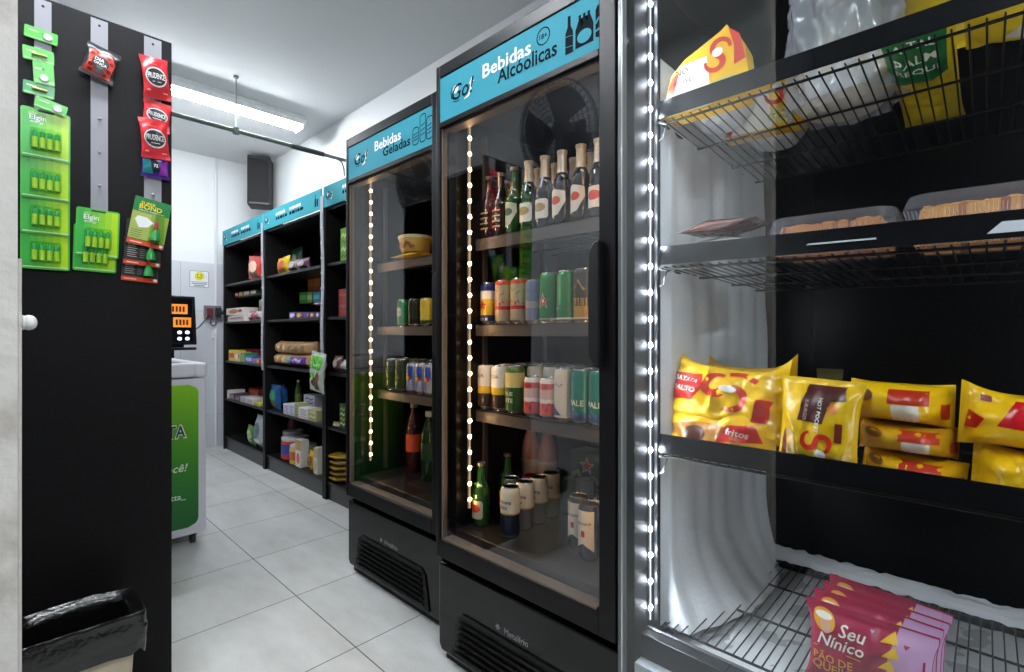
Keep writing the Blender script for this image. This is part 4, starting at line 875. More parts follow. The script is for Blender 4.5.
# ---- stock on the snack shelves
def place(px0, px1, pyt, x, z):
    """span in metres of something seen between two columns and up to a row, standing on a shelf at z"""
    y0, y1 = fspot(px0, x), fspot(px1, x); m_ = (y0 + y1) / 2
    for ya, yb_ in (UA, UB, UC):
        if ya - .08 < m_ < yb_ + .08: y0, y1 = min(y0, yb_ - .026), max(y1, ya + .026)
    if y0 - y1 < .03: y1 = y0 - .03
    top = at((px0 + px1) / 2, pyt, x=x).z
    return (x, (y0 + y1) / 2, z), abs(y0 - y1), max(.02, top - z)
def carton(name, label, cat, px0, px1, pyt, z, cols, x=1.545, dp=.12, group=None, pattern=0, hh=None):
    loc, w_, h_ = place(px0, px1, pyt, x, z); h_ = hh or h_
    loc = (x + dp / 2, loc[1], z)
    b = MB(); m0 = M(cols[0], .4); b.box(-w_ / 2, w_ / 2, -dp / 2, dp / 2, 0, h_, m0); fn = flat(-dp / 2)
    if len(cols) > 1:
        c1 = M(cols[1], .4); c2 = M(cols[-1], .4)
        if pattern == 0: b.decal(tess(rect(-w_ * .44, w_ * .44, h_ * .30, h_ * .72), .05), fn, c1); b.decal(stroke([(-w_ * .3, h_ * .5), (w_ * .3, h_ * .56)], h_ * .12), fn, c2, .0012)
        elif pattern == 1: b.decal(tess(oval(-w_ * .1, h_ * .5, w_ * .26, h_ * .34), .05), fn, c1); b.decal(tess(oval(w_ * .28, h_ * .55, w_ * .12, h_ * .25), .05), fn, c2, .0012)
        elif pattern == 2:
            for q in range(4): b.decal(stroke([(-w_ * .36, h_ * (.15 + .2 * q)), (-w_ * .1, h_ * (.24 + .2 * q)), (w_ * .14, h_ * (.14 + .2 * q)), (w_ * .38, h_ * (.22 + .2 * q))], h_ * .07), fn, c1 if q % 2 else c2)
        else: b.decal(tess(rect(-w_ * .5, w_ * .5, h_ * .62, h_), .05), fn, c1); b.decal(tess(oval(0, h_ * .32, w_ * .3, h_ * .2), .05), fn, c2)
    o = b.build(name, None, loc, (0, 0, RZ + random.uniform(-.03, .03)), recalc=False, bevel=0)
    return tag(o, label, cat, group)
def pouch(name, label, cat, px0, px1, pyt, z, cols, x=1.545, t_=.06, seed=1, lean=0, axis='v', group=None):
    loc, w_, h_ = place(px0, px1, pyt, x, z)
    pr = []
    if len(cols) > 1: pr = [(tp(oval(0, h_ * .55, w_ * .30, h_ * .24), .03), M(cols[1], .35), .003), (tp(rect(-w_ * .25, w_ * .25, h_ * .14, h_ * .30), .03), M(cols[-1], .35), .003)]
    return bag(name, label, cat, (x + t_ / 2, loc[1], z + .001), w_, h_, t_, M(cols[0], .28), seed, axis=axis, rot=(0, lean, RZ), crink=.005, prints=pr, nu=16, nv=16, group=group)
def jar(name, label, px0, px1, pyt, z, body, band, lid, x=1.55, group=None):
    loc, w_, h_ = place(px0, px1, pyt, x, z); r = w_ / 2
    t_ = thing(name, label, 'jar', (x + r, loc[1], z), RZ, group)
    b = MB(); b.lathe([(r * .92, 0), (r, .006), (r, h_ * .25), (r, h_ * .7), (r, h_ * .78), (r * .9, h_ * .84)], None, 20, mats=[M(body, .3), M(body, .3), M(band, .35), M(body, .3), M(body, .3)]); b.build('jar_body', t_, smooth=40)
    b = MB(); b.lathe([(r * .95, h_ * .84), (r * .97, h_ * .86), (r * .97, h_ * .98), (r * .92, h_)], M(lid, .3), 20); b.build('jar_lid', t_, smooth=40)
    return t_
A5, A4, A3, A2, A1 = 1.559, 1.206, .841, .484, .121
# far unit
pouch('snack_bag', 'red snack bag leaning on the top shelf of the far unit', 'snack bag', 245, 258.5, 256, A5, ('c3241f', 'e9c9b0', '2f5a2a'), seed=5, lean=.12)
pouch('snack_bag', 'dark red snack bag behind the leaning red bag, far unit', 'snack bag', 250, 261, 251, A5, ('4a1a1c', '2a2a2c'), x=1.72, seed=6)
G = 'small packets on the inner ledge of the far unit'
b = MB(); b.box(-.48, .46, -.05, .05, -.012, 0, SB); tag(b.build('inner_shelf_ledge', None, (1.66, 4.74, 1.445), (0, 0, RZ)), 'narrow black ledge inside the far unit carrying small packets', 'shelf')
for i, (p0, p1, c_) in enumerate(((228.5, 232.5, 'a02848'), (233.5, 238, 'c23a58'), (239, 242.5, 'b8b02c'), (244, 249, 'a86a68'), (250.5, 256, '4a5a3a'))):
    carton('small_packet', ('wine red', 'pinkish red', 'yellow green', 'dull pink', 'dark green')[i] + ' small packet on the inner ledge of the far unit', 'packet', p0, p1, 287, 1.446, (c_, 'e0c0b8'), x=1.615, dp=.05, group=G, hh=.038)
carton('long_box', 'white flat box with a brown picture, upper of two in the far unit', 'box', 225.5, 243.5, 306, A4 + .062, ('d9d4cc', 'a8683a', '9a2a3a'), pattern=1, group='white flat boxes in the far unit', hh=.062)
carton('long_box', 'white flat box with red print, lower of two in the far unit', 'box', 225.5, 245, 314, A4, ('d4cec8', 'b8a898', '7a3a3a'), pattern=0, group='white flat boxes in the far unit', hh=.058)
pouch('snack_bag', 'pink and white snack bag right of the two white flat boxes', 'snack bag', 246, 253, 311, A4, ('b85a6a', 'e0d4d4', '8a2a3a'), seed=8)
pouch('snack_bag', 'pale snack bag between the pink bag and the divider', 'snack bag', 252, 259, 311, A4, ('c9bcc0', '8a4a5a', 'a83a4a'), seed=9)
carton('tall_box', 'thin dull yellow box standing against the divider of the far unit', 'box', 259, 261.5, 300, A4, ('8a8a5a', '6a5a3a'), x=1.62, dp=.05)
G = 'bright cartons on the middle shelf of the far unit'
for i, (p0, p1, pt, c_) in enumerate(((229, 234, 350, ('d9c22c', 'b83a2a')), (234.5, 240, 352, ('d0b07a', 'e8dcb0', '8a5a2a')), (240.5, 245, 353, ('2a8a5a', 'd9c04a')), (245.5, 252, 356, ('3a5ab0', 'c9d4ea', 'e03a3a')), (252.5, 259.5, 359, ('c86a2c', '3a6ab8', 'd9c9b0')))):
    carton('snack_carton', ('yellow and red', 'beige and cream', 'green and yellow', 'blue and pale blue', 'orange and blue')[i] + ' carton in the front row, far unit middle shelf', 'box', p0, p1, pt, A3, c_, group=G, pattern=i % 3, dp=.10)
for i, (p0, p1, pt, c_) in enumerate(((234, 241, 347.5, ('b8c03a', '7a2a2a')), (242, 250, 349, ('a8242c', 'd9a0a0')), (250.5, 259, 350, ('8a2028', 'c9807a')))):
    carton('snack_carton', ('lime', 'red', 'dark red')[i] + ' carton in the back row, far unit middle shelf', 'box', p0, p1, pt, A3, c_, x=1.70, group=G, pattern=0, dp=.10)
G = 'flat packets on the fourth shelf of the far unit'
for i, (p0, p1, pt, c_) in enumerate(((225, 229, 390, ('d4d0cc',)), (229.5, 234, 394, ('5a3a4a', 'c9c0c4')), (234.5, 240, 396, ('4a3a5a', 'd9d4dc', '8a6a8a')), (240.5, 246, 397, ('c9c4c8', '5a3a5a', '8a5a6a')), (246.5, 253, 399, ('d9d0d0', '7a3a4a', '9a3a4a')), (253.5, 259, 403, ('c9c04a', '7a7a2a')))):
    carton('flat_packet', ('plain white', 'plum', 'purple', 'white and plum', 'white and red', 'olive yellow')[i] + ' packet at the front of the fourth shelf, far unit', 'packet', p0, p1, pt, A2, c_, group=G, pattern=2, dp=.14)
for i, (p0, p1, pt, c_) in enumerate(((229, 245, 389, ('8a6a4a', 'b89a7a')), (246, 259, 388.5, ('a83a2a', 'd9803a', 'c94a2a')))):
    carton('flat_packet', ('long tan', 'orange red')[i] + ' packet behind the front packets on the fourth shelf, far unit', 'packet', p0, p1, pt, A2, c_, x=1.73, group=G, pattern=0, dp=.10)
pouch('snack_bag', 'green and white crumpled bag at the bottom of the far unit', 'snack bag', 245, 253, 426, A1, ('4a7a2a', 'a8c08a', 'd0d4d0'), seed=14)
pouch('snack_bag', 'silvery white crumpled bag at the bottom right of the far unit', 'snack bag', 252, 260.5, 416, A1, ('a9aeb4', '5a6a72', 'd8dce0'), seed=15, t_=.09)
soda_bottle('soda_bottle', 'dark bottle with pale print at the bottom left of the far unit', (1.68, fspot(234, 1.68), A1), .036, .27, M('15171a', .2), M('4a4f4a', .4), M('2a2a2a', .4))
# middle unit
pouch('snack_bag', 'yellow snack bag with a red mark on the top shelf of the middle unit', 'snack bag', 275, 286, 256.5, A5, ('d9b41c', 'c2452a', 'b8402a'), seed=16, lean=-.05)
pouch('snack_bag', 'white and brown snack bag beside the yellow bag, top shelf', 'snack bag', 285.5, 296, 260, A5, ('8a7a78', 'c9c0bc', '3a2a30'), seed=17)
pouch('snack_bag', 'plum and white snack bag second from the yellow bag, top shelf', 'snack bag', 295.5, 306, 258, A5, ('6a4a62', 'c4b8c2', '3a2430'), seed=18)
pouch('snack_bag', 'dark green snack bag behind the white and brown bag, top shelf', 'snack bag', 287, 299, 248, A5, ('1a3a2c', '8a8a80', '2a2a2a'), x=1.70, seed=19)
b = MB(); b.box(-.30, .30, -.06, .06, -.012, 0, SB); tag(b.build('inner_shelf_ledge', None, (1.80, 3.60, 1.340), (0, 0, RZ)), 'narrow black ledge at the back of the middle unit carrying coloured tubs', 'shelf')
for i, (p0, p1, c_) in enumerate(((299.5, 306.5, ('3f8a3a', '7ac06a')), (307, 312.5, ('6a9a4a', 'b0c88a')), (313, 320, ('2aa0b4', '7ad0da')))):
    carton('square_tub', ('green', 'pale green', 'cyan')[i] + ' small box on the inner ledge of the middle unit', 'box', p0, p1, 292, 1.341, c_, x=1.745, dp=.06, group='small boxes on the inner ledge of the middle unit', pattern=0)
for i, (p0, p1) in enumerate(((308, 313.5), (314, 320))):
    carton('tall_box', 'dim orange box behind the %s small box on the inner ledge' % ('pale green', 'cyan')[i], 'box', p0, p1, 276, 1.341, ('8a4a1c', 'b0662a', '5a2a12'), x=1.81, dp=.04, group='orange boxes at the back of the middle unit', pattern=3)
G = 'purple biscuit packs on the middle unit'
for i, (p0, p1) in enumerate(((289, 295.5), (296, 302.5), (303, 309), (309.5, 315), (315.5, 320))):
    carton('biscuit_pack', ['purple pack with a white mark, leftmost of the purple row', 'purple pack with a yellow mark, second of the purple row', 'purple pack, centre of the purple row', 'purple pack with a yellow mark, fourth of the purple row', 'purple pack against the divider strip'][i], 'packet', p0, p1, 312, A4, ('3a2460', ('d9d4ea', 'e0b83a', '5a4a8a', 'e0b83a', 'd9d4ea')[i], ('c9b8e0', 'c8622a', 'a890c8', 'c8622a', 'a84a8a')[i]), group=G, pattern=1)
pouch('biscuit_pack', 'pink and white packet lying on the purple packs near the divider', 'packet', 312, 320, 309, A4 + .085, ('b04a8a', 'e0c8d8', 'd83a6a'), seed=21, axis='u', group=G)
def bread(px0, px1, pyt, z, label, seed, second):
    loc, w_, h_ = place(px0, px1, pyt, 1.55, z)
    return bag('bread_loaf_bag', label, 'bread', (1.64, loc[1], z), w_, h_, .17, M('b08a62', .3), seed, axis='u', rot=(0, 0, RZ), crink=.006, nu=30, nv=20, seal=.004, puff=.14,
        prints=[(tp(oval(-w_ * .26 + q * .05, h_ * .5, .022, h_ * .28)), M(('d9b890', '9a7048')[q % 2], .4)) for q in range(3)] + ([(tp(rect(w_ * .08, w_ * .42, h_ * .14, h_ * .80)), M('5a2a82', .3), .002), (tp(rect(-.03, w_ * .06, h_ * .2, h_ * .8)), M('6a9a7a', .3), .002), (stroke([(w_ * .12, h_ * .5), (w_ * .2, h_ * .62), (w_ * .28, h_ * .45), (w_ * .38, h_ * .6)], .02), M('d0c0e0', .4), .003)] if second else [(tp(rect(w_ * .0, w_ * .4, h_ * .25, h_ * .75)), M('8a6a3a', .3), .002)]), group='bread bags in the middle unit')
bread(266, 306, 353, A3, 'sliced bread bag with a purple end, lower of the two bread bags', 22, True)
bread(267.5, 305, 341, A3 + .092, 'plain sliced bread bag lying on the purple ended bread bag', 23, False)
pouch('snack_bag', 'tall blue snack bag at the left of the fourth shelf, middle unit', 'snack bag', 268, 277, 385, A2, ('1c4a7a', '2a8a5a', 'b08a5a'), seed=24)
pouch('snack_bag', 'bright blue snack bag beside the tall blue bag, fourth shelf', 'snack bag', 276, 284, 384, A2, ('2a62a0', '1c3a6a', 'a05a3a'), seed=25, x=1.63)
G = 'white and purple cartons on the fourth shelf of the middle unit'
for i, (p0, p1, pt, c_) in enumerate(((283.5, 289, 404, ('d4d0dc', '5a4a9a')), (289.5, 294, 405, ('c9c8d4', '6a5aa0')), (294.5, 298.5, 403, ('a8b07a', '4a6a2a')), (299, 307, 408, ('dcd8e0', '5a4a9a', 'c06a4a')), (308, 316, 410, ('b0a87a', 'd0c8a0', '7a7a3a')))):
    carton('milk_carton', ('white and purple carton next to the blue bags', 'white and purple carton, second from the blue bags', 'slim green and yellow carton on the fourth shelf', 'wide white and purple carton under the upper carton', 'beige carton at the right end of the fourth shelf')[i], 'carton', p0, p1, pt, A2, c_, group=G, pattern=2, dp=.08)
carton('milk_carton', 'white and purple carton standing above the lower cartons at the back', 'carton', 304, 314, 395, A2, ('d8d4e0', '4a4a9a', '6a5ab0'), x=1.68, group=G, pattern=2, dp=.08)
soda_bottle('small_bottle', 'small dark green bottle with a pale cap among the white cartons', (1.70, fspot(298.5, 1.70), A2), .028, .24, M('3a5a2a', .3), M('6a7a3a', .4), M('c9ccb8', .4))
jar('food_jar', 'red tin with a blue band and pale lid at the bottom of the middle unit', 276.5, 287.5, 438, A1, 'b02a24', '2a3f90', 'c8c4c4', group='jars at the bottom of the middle unit')
jar('food_jar', 'yellow tin with a red band and pale lid beside the red tin', 285, 296, 446, A1, 'c9a82a', 'a84a24', 'c8b8b0', x=1.535, group='jars at the bottom of the middle unit')
jar('food_jar', 'dark jar with a pale grey lid behind the red tin', 277, 287, 431, A1, '1a1a1a', '3a3a3a', 'b0b0ac', x=1.625, group='jars at the bottom of the middle unit')
soda_bottle('tall_red_bottle', 'tall dark red bottle with a blue foot behind the yellow tin', (1.74, fspot(293, 1.74), A1), .045, .33, M('7a1f22', .3), M('8a2a34', .4), M('4a1a1c', .4))
carton('tall_box', 'tall white carton right of the yellow tin', 'carton', 295.5, 300.5, 440, A1, ('d9d4cc', 'b08a4a', 'c05a3a'), x=1.545, group=None, pattern=3, dp=.06)
pouch('snack_bag', 'upright yellow packet at the bottom of the middle unit', 'packet', 306, 313.5, 452, A1, ('cfa01c', '8a5a1c', 'e0c86a'), x=1.55, seed=27)
carton('tall_box', 'narrow cream carton beside the upright yellow packet', 'carton', 313.5, 317.5, 448, A1, ('d0ccba', 'b0a87a'), x=1.55, pattern=3, dp=.06)
# near unit
carton('tall_box', 'tall green and white box on the top shelf of the near unit', 'box', 340.5, 347, 228, A5, ('6a9a2a', 'c9d8b0', '3a6a1c'), x=1.58, pattern=2, dp=.06)
carton('tall_box', 'tall dull red box on the second shelf of the near unit', 'box', 338.5, 347, 289, A4, ('8a3a34', 'b0685a', 'a04a40'), x=1.58, pattern=2, dp=.08)
pouch('snack_bag', 'brown and white packet on the third shelf of the near unit', 'packet', 331, 338.5, 356, A3, ('6a5048', 'b0a49c', '8a6a5a'), seed=28)
pouch('snack_bag', 'white packet right of the brown packet in the near unit', 'packet', 338, 346, 360, A3, ('d0d0cc', '9a9490', '5a4a44'), seed=29, x=1.56)
pouch('snack_bag', 'small red packet behind the white packet in the near unit', 'packet', 341, 348, 348, A3, ('9a1c24', '5a1018'), seed=30, x=1.70)
carton('tall_box', 'slim green box with yellow edges on the fourth shelf of the near unit', 'box', 339.5, 345.5, 404, A2, ('2a4a1c', 'a8b83a', 'd0d8b0'), x=1.56, pattern=2, dp=.05)
pouch('snack_bag', 'beige packet lying in front of the slim green box', 'packet', 329.5, 339, 423, A2, ('b4ac90', 'd4ccb4', '7a7250'), seed=33, axis='u')
G = 'stacked brown and yellow packets at the bottom of the near unit'
for i in range(5):
    y_ = fspot(334.5, 1.56); 
    bag('coffee_packet', ['bottom', 'second from bottom', 'middle', 'second from top', 'top'][i] + ' packet of the brown and yellow stack in the near unit', 'packet', (1.60, y_ - .012 * (i % 2), A1 + .002 + i * .036), .20, .036, .12, M('a8861c' if i % 2 == 0 else '8a6a18', .3), 34 + i, axis='u', crink=.003, nu=18, nv=10, seal=.006,
        prints=[(tp(rect(-.05, .09, .004, .018), .03), M('3a2412', .35), .002)], group=G)

#SECTION left side: black end panel and what hangs on it
PY = 1.83
PXL, PXR = .030, .386
t = thing('gondola_shelf', 'tall black shelf end panel with grey strips of hanging goods', 'shelf unit', (PXL, PY, 0), 0)
W = PXR - PXL
b = MB(); b.box(0, W, 0, .018, 0, 2.0, M('070608', .5, spec=.18)); b.build('end_panel', t, bevel=.001)
b = MB(); b.box(0, W, .98, .998, 0, 2.0, SB); b.build('end_panel', t)
b = MB(); b.box(0, .015, .018, .98, 0, 2.0, SB); b.build('back_panel', t)
for z in (.10, .48, .86, 1.22, 1.58, 1.96):
    b = MB(); b.box(.015, W - .01, .018, .98, z - .018, z, SB); b.build('shelf_board', t)
def pp(px, py): return at(px, py, y=PY - .004)
GS = M('8f9098', .42)
strips = []
for i, (px, lab, pb) in enumerate(((43, 'grey clip strip carrying green button cell and battery packs, nearest the white wall', 200), (99.5, 'grey clip strip carrying the red dark edged pouch, middle of the black panel', 212), (153, 'grey clip strip carrying red sachets and glue cards, at the panel edge', 205))):
    p0 = pp(px, 100); zb = pp(px, pb).z; w_ = (pp(px + 8.6, 100) - pp(px - 8.6, 100)).x
    b = MB(); b.box(-w_ / 2, w_ / 2, -.0012, .0012, zb, 1.992, GS)
    for q in range(7): 
        z = 1.90 - q * .095
        if z > zb: b.obox((0, -.006, z), (.006, .010, .003), M('b4b5bc', .3), (.4, 0, 0))
    o = b.build('hanging_clip_strip', None, (p0.x, PY - .0016, 0)); tag(o, lab, 'display strip')
    s_ = MB(); s_.lathe([(.0035, 0), (.003, .0015), (.001, .002)], BLK, 10); so = s_.build('screw_head', o, (0, -.0014, 1.975), (PI / 2, 0, 0))
def panel_card(name, label, cat, px0, pyt, pyb, px1, rot=0.0, dy=.006, group=None):
    """card hung on the panel: left edge at column px0 from row pyt down to row pyb, right edge at column px1"""
    a, b_, c_ = pp(px0, pyt), pp(px0, pyb), pp(px1, pyt); w_ = c_.x - a.x; h_ = a.z - b_.z
    cx, cz = (a.x + c_.x) / 2, (a.z + b_.z) / 2 - math.sin(rot) * w_ / 2
    t_ = thing(name, label, cat, (cx, PY - dy, cz), 0, group, rot=(0, rot, 0))
    return t_, w_, h_
GN1, GN2, GN3 = M('46b83a', .3), M('8fd02a', .3), M('2f9a5a', .3)
def elgin_card(label, px0, pyt, pyb, px1, rot, dy, text=True, group='green battery packs on the black panel'):
    t_, w_, h_ = panel_card('battery_pack', label, 'battery pack', px0, pyt, pyb, px1, rot=rot, dy=dy, group=group)
    b = MB(); b.prism(rrect(w_, h_, .006, 4), -.0006, .0006, GN1); fn = flat(-.0006)
    def blend(k): return M('%02x%02x%02x' % (int(0x3a + (0xb4 - 0x3a) * k), int(0xae + (0xdc - 0xae) * k), int(0x48 + (0x1c - 0x48) * k)), .3)
    for q in range(6): b.decal(tess([(-w_ * .46 + w_ * .92 * q / 6, -h_ * .47), (-w_ * .46 + w_ * .92 * (q + 1) / 6, -h_ * .47), (-w_ * .46 + w_ * .92 * (q + 1) / 6, h_ * .47), (-w_ * .46 + w_ * .92 * q / 6, h_ * .47)], .1), fn, blend(q / 5), .0004)
    if text:
        b.decal(txt('Elgin', -w_ * .16, h_ * .30, w=w_ * .34, bold=.012), fn, WHITE, .0009); b.decal(txt('energy', -w_ * .18, h_ * .21, w=w_ * .28), fn, WHITE, .0009); b.decal(txt('pilha', -w_ * .26, h_ * .39, w=w_ * .15), fn, M('d8f0a0', .4), .0009)
    b.decal(tess(rrect(w_ * .34, h_ * .035, .002, 3, 0, h_ * .455), .1), fn, M('1a1a1c', .5), .0009)
    b.decal(stroke([(-w_ * .46, -h_ * .45), (w_ * .46, -h_ * .45)], .003), fn, M('bfe6b0', .3), .0009)
    b.build('backing_card', t_, recalc=False)
    bb = MB(); bb.prism(rrect(w_ * .62, h_ * .44, .004, 3, 0, -h_ * .14), -.016, -.0012, clear('blister', .06, 'f0fff0', .05)); bb.build('blister', t_)
    for q in range(4):
        x = -w_ * .225 + q * w_ * .15; r = w_ * .058
        c_ = MB(); zb = -h_ * .32; L_ = h_ * .36
        c_.lathe([(r * .8, zb), (r, zb + .001), (r, zb + L_ * .62), (r, zb + L_ * .92), (r * .9, zb + L_ * .94), (r * .35, zb + L_ * .95), (r * .35, zb + L_)], None, 14, (x, -.0085, 0), mats=[M('b9bfc0', .2, .9), M('c4da48', .3), M('2f9a5a', .3), M('2f9a5a', .3), M('b9bfc0', .2, .9), M('b9bfc0', .2, .9)])
        c_.build('battery', t_, smooth=40)
    return t_
for i, (a, c_) in enumerate(((107, 156.5), (149, 197), (185, 232.5), (221, 268))):
    elgin_card(['top', 'second', 'third', 'bottom'][i] + ' green four battery pack of the column nearest the white wall', 20, a, c_, 69.5, .0, .024 - .005 * i, text=(i == 0))
elgin_card('front green four battery pack under the middle strip', 75, 206.5, 255, 118.5, .03, .014)
elgin_card('green four battery pack half hidden behind another under the middle strip', 73, 223, 270, 116.5, .02, .007, text=False)
for i, (x0, yt, yb_, x1, ro, coin, dy) in enumerate(((24, 24, 36, 57.5, .04, 1, .008), (22.5, 44.5, 58, 54, -.03, 0, .007), (33, 61, 83, 54, -.05, 1, .010), (22.8, 79, 92, 54.5, .03, 0, .006), (34, 98, 109, 66, .20, 1, .032))):
    t_, w_, h_ = panel_card('button_cell_card', ['topmost small green card with a silver button cell', 'second small green card with a slim lying cell', 'upright green card with a round cell below its middle', 'green card with a slim lying cell behind the upright card', 'tilted green card with a button cell over the battery packs'][i], 'battery pack', x0, yt, yb_, x1, rot=ro, dy=dy, group='small button cell cards on the first strip')
    b = MB(); b.prism(rrect(w_, h_, .003, 3), -.0006, .0006, GN3 if i == 3 else GN1); fn = flat(-.0006)
    b.decal(stroke([(-w_ * .4, h_ * .18), (-w_ * .08, h_ * .18)], h_ * .10), fn, M('c8f0b0', .4), .0006); b.decal(tess(rect(-w_ * .46, w_ * .46, -h_ * .44, -h_ * .30), .1), fn, M('7fd06a', .3), .0004); b.build('backing_card', t_, recalc=False)
    if coin:
        c_ = MB(); c_.lathe([(.0085, 0), (.0095, .001), (.0095, .0028), (.0080, .0034), (.0078, .0031)], M('b4b8ba', .4, .4), 24); c_.build('button_cell', t_, (w_ * .2 if i != 2 else 0, -.001, -h_ * .05 if i != 2 else -h_ * .22), (PI / 2, 0, 0), smooth=35)
    else:
        c_ = MB(); c_.tube([(-w_ * .22, -.005, -h_ * .02), (w_ * .26, -.005, -h_ * .02)], .0036, M('a9b86a', .3, .3), 12); c_.build('slim_cell', t_, smooth=40)
# dark edged red pouch
t_, w_, h_ = panel_card('snack_pouch', 'dark pouch with an ornate red front hanging from the middle strip', 'snack bag', 82, 39, 74, 117, rot=.22, dy=.018)
b = bag('pouch_body', '', '', (0, 0, -h_ / 2), w_, h_, .024, M('26242a', .3), 95, axis='v', rot=(0, 0, 0), crink=.003, parent=t_, nu=20, nv=20, seal=.01,
    prints=[(tp([(-w_ * .44, h_ * .10), (w_ * .36, h_ * .08), (w_ * .44, h_ * .58), (w_ * .28, h_ * .80), (w_ * .06, h_ * .84), (-w_ * .18, h_ * .84), (-w_ * .42, h_ * .78), (-w_ * .36, h_ * .44)]), M('d8503f', .3), .0016),
            (tp(oval(0, h_ * .46, w_ * .27, h_ * .20)), M('3a3438', .35), .0024), (txt('DIA', -.004, h_ * .54, w=w_ * .30, bold=.018), WHITE, .0032), (txt('ONÇA', 0, h_ * .41, w=w_ * .42, bold=.018), WHITE, .0032), (tp(oval(0, h_ * .20, w_ * .17, h_ * .085)), M('6a6468', .35), .0026)] +
           [(tp(oval(x * w_, z * h_, .006, .005, 10)), M('8a1f1c', .3), .0024) for x, z in ((-.3, .66), (-.28, .3), (.3, .3), (.33, .55), (-.12, .76), (.2, .7), (.18, .16), (-.24, .16))])
# red sachets
for i, (x0, yt, yb_, x1, ro, dy) in enumerate(((139, 56, 97, 169.5, -.10, .016), (140.5, 97, 127, 171, .08, .013), (137, 119, 158, 168.5, -.08, .024))):
    t_, w_, h_ = panel_card('red_sachet', ['top', 'middle', 'lowest'][i] + ' red sachet with a black oval mark on the panel edge strip', 'sachet', x0, yt, yb_, x1, rot=ro, dy=dy, group='red sachets on the third strip')
    bag('sachet_foil', '', '', (0, 0, -h_ / 2), w_ * .94, h_, .014, M('cb2630', .3), 100 + i, axis='v', rot=(0, 0, 0), crink=.002, parent=t_, nu=20, nv=20, seal=.007,
        prints=[(tp(oval(0, h_ * .50, w_ * .38, h_ * .24)), WHITE, .0012), (tp(oval(0, h_ * .50, w_ * .345, h_ * .205)), M('2c2a2c', .35), .0018), (txt('PRUDENCE', 0, h_ * .52, w=w_ * .62, h=h_ * .14, bold=.015), WHITE, .0026), (stroke([(-w_ * .16, h_ * .38), (w_ * .16, h_ * .38)], .0016), WHITE, .0026),
                (stroke([(-w_ * .2, h_ * .82), (w_ * .1, h_ * .80)], .002), M('e87a78', .4), .002), (stroke([(-w_ * .36, h_ * .17), (-w_ * .24, h_ * .17)], .005), M('eeb0a0', .4), .002), (stroke([(w_ * .2, h_ * .15), (w_ * .36, h_ * .15)], .003), M('eeb0a0', .4), .002)])
t_, w_, h_ = panel_card('purple_sachet', 'purple and teal sachet below the red sachets', 'sachet', 140, 150, 176, 169, rot=.0, dy=.009)
bag('sachet_foil', '', '', (0, 0, -h_ / 2), w_, h_, .012, M('4a2a8a', .25, .3), 104, axis='v', rot=(0, 0, 0), crink=.002, parent=t_, nu=18, nv=18, seal=.007,
    prints=[(tp([(-w_ * .46, h_ * .14), (-w_ * .08, h_ * .14), (-w_ * .22, h_ * .7), (-w_ * .46, h_ * .8)]), M('2f8f98', .25, .3), .0014), (tp([(w_ * .12, h_ * .14), (w_ * .44, h_ * .14), (w_ * .44, h_ * .75), (w_ * .24, h_ * .6)]), M('9a3ab0', .25, .3), .0014), (tp(oval(0, h_ * .45, w_ * .16, h_ * .24)), M('17161c', .3), .002), (txt('72', 0, h_ * .46, w=w_ * .16, bold=.015), WHITE, .003)])
